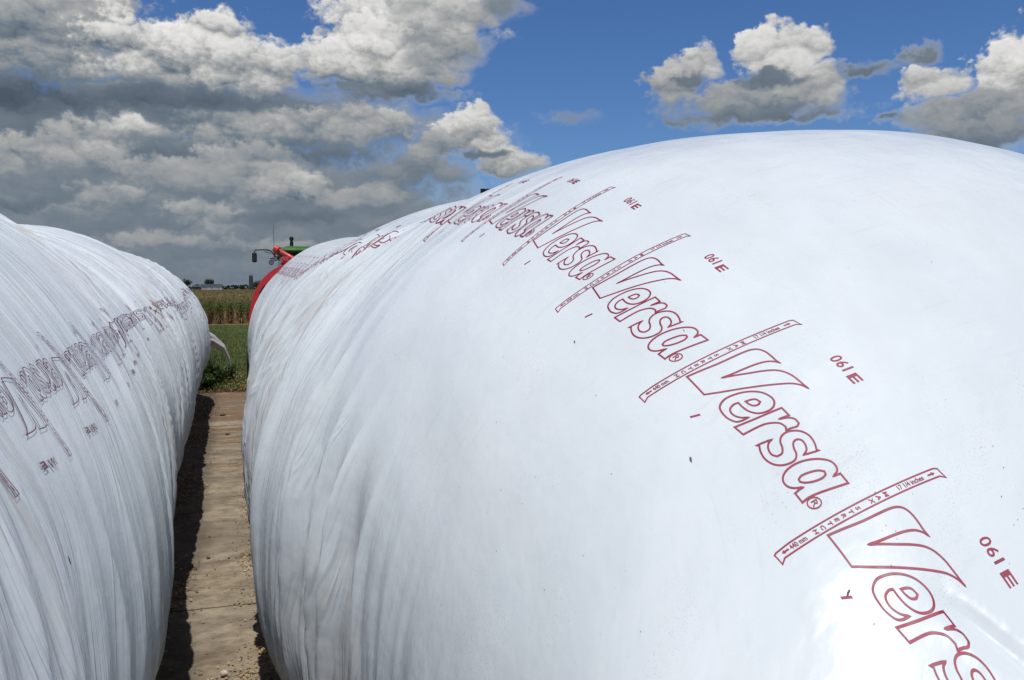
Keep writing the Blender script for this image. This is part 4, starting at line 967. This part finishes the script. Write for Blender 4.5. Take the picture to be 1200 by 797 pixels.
CLOUD_BANK = [
(-6.69, -0.41, 29.81, 12.89, 0.42, 0.37, 0, 0.45), (-0.83, 2.49, 19.46, 9.74, 0.43, 0.38, 0, 0.5), (-11.3, 8.97, 7.2, 2.78, 0.36, 0.31, 0, 0.5), (0.32, 9.78, 17.75, 2.76, 0.38, 0.33, 0, 0.6), (-12.41, 6.78, 1.09, 1.87, 0.59, 0.36, 5, 0.25), (-10.58, 4.35, 4.25, 1.06, 0.47, 0.33, 7, 0.35), (-6.55, 5.31, 2.83, 1.0, 0.57, 0.34, 6, 0.3), (-1.3, 4.15, 2.42, 1.35, 0.59, 0.36, 8, 0.3), (-0.58, 2.38, 2.55, 0.47, 0.45, 0.36, 3, 0.5), (1.77, 5.97, 3.13, 1.36, 0.53, 0.36, 8, 0.3), (4.12, 6.19, 2.76, 1.8, 0.65, 0.33, 10, 0.25), (9.2, 5.87, 2.74, 0.97, 0.53, 0.36, 8, 0.3), (7.3, 5.41, 2.44, 0.86, 0.55, 0.36, 6, 0.35), (-5.69, 2.51, 2.88, 0.41, 0.43, 0.34, 3, 0.5), (8.64, 3.8, 3.85, 0.55, 0.41, 0.33, 3, 0.5), (4.09, 4.27, 4.83, 0.75, 0.37, 0.3, 3, 0.5), (11.41, 7.26, 4.99, 1.5, 0.47, 0.33, 6, 0.4), (-5.99, 9.0, 2.94, 1.66, 0.73, 0.36, 12, 0.25), (-4.62, 7.75, 5.91, 1.69, 0.43, 0.29, 10, 0.35), (2.86, 9.4, 8.01, 1.74, 0.59, 0.31, 16, 0.3), (8.7, 10.02, 4.38, 1.77, 0.63, 0.35, 12, 0.3), (3.36, 8.12, 8.05, 1.04, 0.4, 0.29, 8, 0.4), (-8.74, 7.74, 3.42, 1.44, 0.64, 0.44, 8, 0.3), (-2.96, 6.83, 3.98, 1.12, 0.58, 0.43, 8, 0.3), (1.8, 7.7, 3.92, 1.35, 0.62, 0.44, 8, 0.3), (-9.78, 2.22, 3.85, 0.74, 0.54, 0.44, 5, 0.4), (-4.26, 2.79, 3.43, 0.77, 0.55, 0.44, 5, 0.4), (3.27, 2.54, 4.27, 0.7, 0.52, 0.43, 5, 0.4), (8.11, 5.58, 3.01, 0.97, 0.56, 0.44, 5, 0.35), (15.4, 9.72, 2.33, 1.9, 0.79, 0.42, 16, 0.18), (17.79, 7.8, 2.67, 1.29, 0.73, 0.42, 10, 0.22), (12.79, 8.73, 2.21, 1.39, 0.59, 0.37, 8, 0.3), (15.73, 8.49, 2.5, 0.48, 0.37, 0.32, 2, 0.5), (-10.32, 13.12, 6.8, 3.57, 0.59, 0.26, 14, 0.3), (-11.04, 10.48, 5.33, 1.47, 0.31, 0.16, 6, 0.4), (-7.19, 15.4, 3.24, 2.25, 0.67, 0.4, 10, 0.25), (-1.85, 13.21, 6.34, 3.34, 0.85, 0.28, 26, 0.2), (1.89, 12.79, 2.59, 2.26, 0.79, 0.32, 10, 0.18), (-4.77, 11.33, 5.37, 1.25, 0.43, 0.24, 7, 0.35), (-2.38, 11.22, 5.53, 0.88, 0.32, 0.23, 5, 0.4), (11.47, 16.44, 5.77, 2.91, 0.83, 0.48, 20, 0.2), (9.55, 13.87, 5.47, 2.89, 0.87, 0.36, 24, 0.17), (13.66, 15.4, 3.31, 3.44, 0.69, 0.38, 12, 0.25), (17.24, 17.34, 2.21, 1.17, 0.45, 0.34, 5, 0.7), (10.08, 12.15, 5.22, 0.93, 0.43, 0.26, 6, 0.35), (21.84, 10.82, 2.75, 0.53, 0.38, 0.34, 3, 1.1), (33.76, 11.32, 6.06, 1.71, 0.57, 0.36, 14, 0.3), (30.17, 13.62, 1.37, 1.5, 0.79, 0.52, 9, 0.18), (28.48, 12.43, 1.81, 1.73, 0.65, 0.42, 8, 0.22), (34.98, 13.93, 2.74, 2.23, 0.85, 0.56, 18, 0.15), (37.02, 11.96, 2.2, 1.77, 0.69, 0.44, 9, 0.22), (34.5, 12.63, 2.51, 0.7, 0.37, 0.31, 5, 0.4), (29.44, 12.8, 1.17, 0.56, 0.39, 0.34, 3, 0.4), (33.51, 10.41, 5.99, 0.71, 0.43, 0.32, 6, 0.35), (39.78, 12.68, 1.89, 0.72, 0.39, 0.31, 5, 0.5), (43.02, 13.23, 1.53, 0.93, 0.4, 0.32, 5, 0.4), (43.65, 11.57, 2.12, 1.22, 0.79, 0.52, 10, 0.2), (47.77, 11.47, 2.25, 2.79, 0.85, 0.46, 18, 0.18), (45.92, 9.57, 4.17, 1.6, 0.55, 0.34, 14, 0.3), (41.17, 9.95, 1.03, 0.49, 0.37, 0.32, 3, 0.6), (46.17, 8.36, 4.55, 1.42, 0.5, 0.36, 10, 0.35), 
]
CLOUDS = [(cx, cy, rx*1.10, ry*1.12, soft*(1.25 if n else .8), top, bot, 1.0, (.72 if ry > 1.2 else .9) if n else .42) for (cx, cy, rx, ry, top, bot, n, soft) in CLOUD_BANK]
BG = .09
def blob_group():
    """one cloud laid over those before it: carries brightness L and coverage A"""
    g = bpy.data.node_groups.new('cloud_puff', 'ShaderNodeTree'); I = g.interface
    for nme in ('L', 'A', 'Az', 'El', 'N', 'Rel', 'cx', 'cy', 'irx', 'iry', 'soft', 'top', 'bot', 'ra', 'na'): I.new_socket(nme, in_out='INPUT', socket_type='NodeSocketFloat')
    I.new_socket('L', in_out='OUTPUT', socket_type='NodeSocketFloat'); I.new_socket('A', in_out='OUTPUT', socket_type='NodeSocketFloat'); I.new_socket('Az', in_out='OUTPUT', socket_type='NodeSocketFloat')
    nt = NT(g); gi = nt.node('NodeGroupInput').outputs; go = nt.node('NodeGroupOutput')
    dx = nt.math('MULTIPLY', nt.math('SUBTRACT', gi['Az'], gi['cx']), gi['irx'])
    dy0 = nt.math('MULTIPLY', nt.math('SUBTRACT', gi['El'], gi['cy']), gi['iry'])
    dy = nt.math('MAXIMUM', dy0, nt.math('MULTIPLY', dy0, -1.45))          # flatter base
    d = nt.math('SUBTRACT', 1.0, nt.math('SQRT', nt.math('MULTIPLY_ADD', dx, dx, nt.math('MULTIPLY', dy, dy))))
    D = nt.math('MULTIPLY_ADD', gi['N'], gi['na'], d)
    al = nt.rng(D, 0.0, nt.math('MULTIPLY', gi['soft'], nt.rng(dy0, -.4, .3, 2.2, 1.0)), 0, 1, True)
    hgt = nt.rng(nt.math('MULTIPLY_ADD', gi['N'], 1.1, dy0), -.8, .8, gi['bot'], gi['top'])
    Ln = nt.math('MULTIPLY_ADD', gi['Rel'], nt.math('MULTIPLY_ADD', nt.math('SUBTRACT', gi['top'], gi['bot']), 1.5, .06), hgt)
    dl = nt.math('SUBTRACT', Ln, gi['L'])
    nt.put(go.inputs['L'], nt.math('MULTIPLY_ADD', dl, al, gi['L']))
    nt.put(go.inputs['A'], nt.math('MAXIMUM', gi['A'], al))
    nt.put(go.inputs['Az'], nt.math('MULTIPLY_ADD', al, 1e-7, gi['Az']))
    return g

def build_world():
    w = bpy.data.worlds.new('World'); sc.world = w; w.use_nodes = True
    nt = NT(w.node_tree); bgn = nt.n['Background']
    sky = nt.node('ShaderNodeTexSky', sky_type='NISHITA'); sky.sun_disc = False; sky.sun_elevation = elev; sky.sun_rotation = math.atan2(SUN.x, SUN.y)
    sky.air_density = 1.0; sky.dust_density = .1; sky.ozone_density = 1.6; sky.altitude = 300
    hs = nt.node('ShaderNodeHueSaturation'); hs.inputs['Saturation'].default_value = 1.04; hs.inputs['Value'].default_value = 1.0; nt.put(hs.inputs['Color'], nt.mix(1.0, sky.outputs[0], (.58, .77, 1.08), 'MULTIPLY'))
    dirv = nt.node('ShaderNodeTexCoord').outputs['Generated']
    sep = nt.node('ShaderNodeSeparateXYZ'); nt.put(sep.inputs[0], dirv)
    az = nt.math('MULTIPLY', nt.math('ARCTAN2', sep.outputs[0], sep.outputs[1]), 180/PI)
    el = nt.math('MULTIPLY', nt.math('ARCSINE', sep.outputs[2]), 180/PI)
    def n2d(vec, scale, detail, rough):
        n = nt.node('ShaderNodeTexNoise'); n.noise_dimensions = '2D'; nt.put(n.inputs['Vector'], vec); n.inputs['Scale'].default_value = scale; n.inputs['Detail'].default_value = detail; n.inputs['Roughness'].default_value = rough
        return n
    cb = nt.node('ShaderNodeCombineXYZ'); nt.put(cb.inputs[0], az); nt.put(cb.inputs[1], nt.math('MULTIPLY', el, 1.2))
    wn = n2d(cb.outputs[0], .55, 5, .55)
    off = nt.node('ShaderNodeVectorMath', operation='MULTIPLY_ADD'); nt.put(off.inputs[0], wn.outputs['Color']); off.inputs[1].default_value = (1.5, 1.2, 0); nt.put(off.inputs[2], cb.outputs[0])
    wsep = nt.node('ShaderNodeSeparateXYZ'); nt.put(wsep.inputs[0], wn.outputs['Color'])
    azw = nt.math('MULTIPLY_ADD', wsep.outputs[0], 2.2, nt.math('ADD', az, -1.1)); elw = nt.math('MULTIPLY_ADD', wsep.outputs[1], 1.5, nt.math('ADD', el, -.75))
    # billows at three sizes: round cells, each lit from above, roughened by a little fine noise
    vsep = nt.node('ShaderNodeSeparateXYZ'); nt.put(vsep.inputs[0], off.outputs[0])
    def billow(scale, shift, sm_):
        mp = nt.node('ShaderNodeVectorMath', operation='MULTIPLY_ADD'); nt.put(mp.inputs[0], off.outputs[0]); mp.inputs[1].default_value = (scale*.85, scale, 0); mp.inputs[2].default_value = shift
        v = nt.node('ShaderNodeTexVoronoi', feature='SMOOTH_F1'); v.voronoi_dimensions = '2D'; nt.put(v.inputs['Vector'], mp.outputs[0]); v.inputs['Scale'].default_value = 1.0; v.inputs['Smoothness'].default_value = sm_
        p = nt.node('ShaderNodeSeparateXYZ'); nt.put(p.inputs[0], v.outputs['Position']); q = nt.node('ShaderNodeSeparateXYZ'); nt.put(q.inputs[0], mp.outputs[0])
        return v.outputs['Distance'], nt.math('SUBTRACT', q.outputs[1], p.outputs[1])
    d1, y1 = billow(.42, (3.1, 1.7, 0), .45); d2, y2 = billow(1.05, (7.3, 2.2, 0), .35); d3, y3 = billow(2.5, (1.9, 8.8, 0), .25)
    fine = n2d(cb.outputs[0], 2.2, 6, .62).outputs[0]
    nb = nt.math('MULTIPLY_ADD', d1, -.55, .25); nb = nt.math('MULTIPLY_ADD', d2, -.30, nt.math('ADD', nb, .13)); nb = nt.math('MULTIPLY_ADD', d3, -.12, nt.math('ADD', nb, .05))
    N = nt.math('MULTIPLY_ADD', nt.math('SUBTRACT', fine, .5), .52, nb)
    rel = nt.math('MULTIPLY', y1, .34); rel = nt.math('MULTIPLY_ADD', y2, .11, rel); rel = nt.math('MULTIPLY_ADD', y3, .05, rel); rel = nt.math('MULTIPLY_ADD', nt.math('SUBTRACT', fine, .5), .16, rel)
    grp = blob_group()
    sc_ = nt.node('ShaderNodeVectorMath', operation='SCALE'); nt.put(sc_.inputs[0], hs.outputs[0]); sc_.inputs[3].default_value = BG
    # scattered cumulus all round the rest of the sky
    away = nt.rng(nt.math('ABSOLUTE', nt.math('SUBTRACT', az, 18.)), 33, 48, 0, 1, True)
    pn = nt.noise(nt.mapping(dirv, (2.2, 2.2, 5.5)), 1.6, 6, .55)
    ga = nt.math('MULTIPLY', nt.math('MULTIPLY', nt.rng(pn, .47, .60, 0, 1, True), away), nt.rng(el, -1, 2, 0, 1))
    L0 = nt.rng(pn, .47, .75, .78, .42); 
    cramp = lambda x: nt.ramp(x, [(0.0, (.045, .060, .085)), (.22, (.090, .122, .165)), (.40, (.185, .230, .280)), (.60, (.42, .43, .435)), (.80, (.74, .735, .72)), (1.0, (.95, .94, .92))])
    def radiance(L_, A_):
        un = nt.node('ShaderNodeVectorMath', operation='SCALE'); nt.put(un.inputs[0], nt.mix(A_, sc_.outputs[0], cramp(L_))); un.inputs[3].default_value = 1/BG
        bg_ = nt.node('ShaderNodeBackground'); bg_.inputs['Strength'].default_value = BG; nt.put(bg_.inputs['Color'], un.outputs[0]); return bg_.outputs[0]
    L, A, za = L0, ga, azw
    for c in CLOUDS:
        g = nt.node('ShaderNodeGroup'); g.node_tree = grp
        nt.put(g.inputs['L'], L); nt.put(g.inputs['A'], A); nt.put(g.inputs['Az'], za); nt.put(g.inputs['El'], elw); nt.put(g.inputs['N'], N); nt.put(g.inputs['Rel'], rel)
        for k, v in zip(('cx', 'cy', 'irx', 'iry', 'soft', 'top', 'bot', 'ra', 'na'), (c[0], c[1], 1/c[2], 1/c[3], *c[4:9])): g.inputs[k].default_value = v
        L = g.outputs['L']; A = g.outputs['A']; za = g.outputs['Az']
    sh = radiance(L, A)
    inr = nt.math('MULTIPLY', nt.math('LESS_THAN', nt.math('ABSOLUTE', nt.math('SUBTRACT', az, 18.)), 54.), nt.math('LESS_THAN', nt.math('ABSOLUTE', nt.math('SUBTRACT', el, 12.)), 15.))
    ms = nt.node('ShaderNodeMixShader'); nt.put(ms.inputs[0], inr); nt.l.new(radiance(L0, ga), ms.inputs[1]); nt.l.new(sh, ms.inputs[2]); nt.l.new(ms.outputs[0], nt.n['World Output'].inputs[0])
    nt.n.remove(bgn)
    w.cycles.sampling_method = 'NONE'
build_world()

# ------------------------------------------------------------------ camera and render settings
f, yaw, pitch, hc = 1017.716, .31533559, .06035604, 2.13735
cam = bpy.data.cameras.new('camera'); cam.sensor_width = 36; cam.lens = 36*f/1200; cam.clip_start = .05; cam.clip_end = 30000
co = bpy.data.objects.new('camera', cam); COL.objects.link(co); sc.camera = co
Fw = Vector((math.sin(yaw)*math.cos(pitch), math.cos(yaw)*math.cos(pitch), -math.sin(pitch))); Rt = Vector((math.cos(yaw), -math.sin(yaw), 0)); Up = Rt.cross(Fw)
co.matrix_world = Matrix(((Rt.x, Up.x, -Fw.x, 0), (Rt.y, Up.y, -Fw.y, 0), (Rt.z, Up.z, -Fw.z, hc), (0, 0, 0, 1)))
sc.view_settings.view_transform = 'Standard'; sc.view_settings.look = 'None'; sc.view_settings.exposure = -.15; sc.view_settings.gamma = 1
sc.cycles.use_denoising = True; sc.cycles.max_bounces = 6; sc.cycles.diffuse_bounces = 3
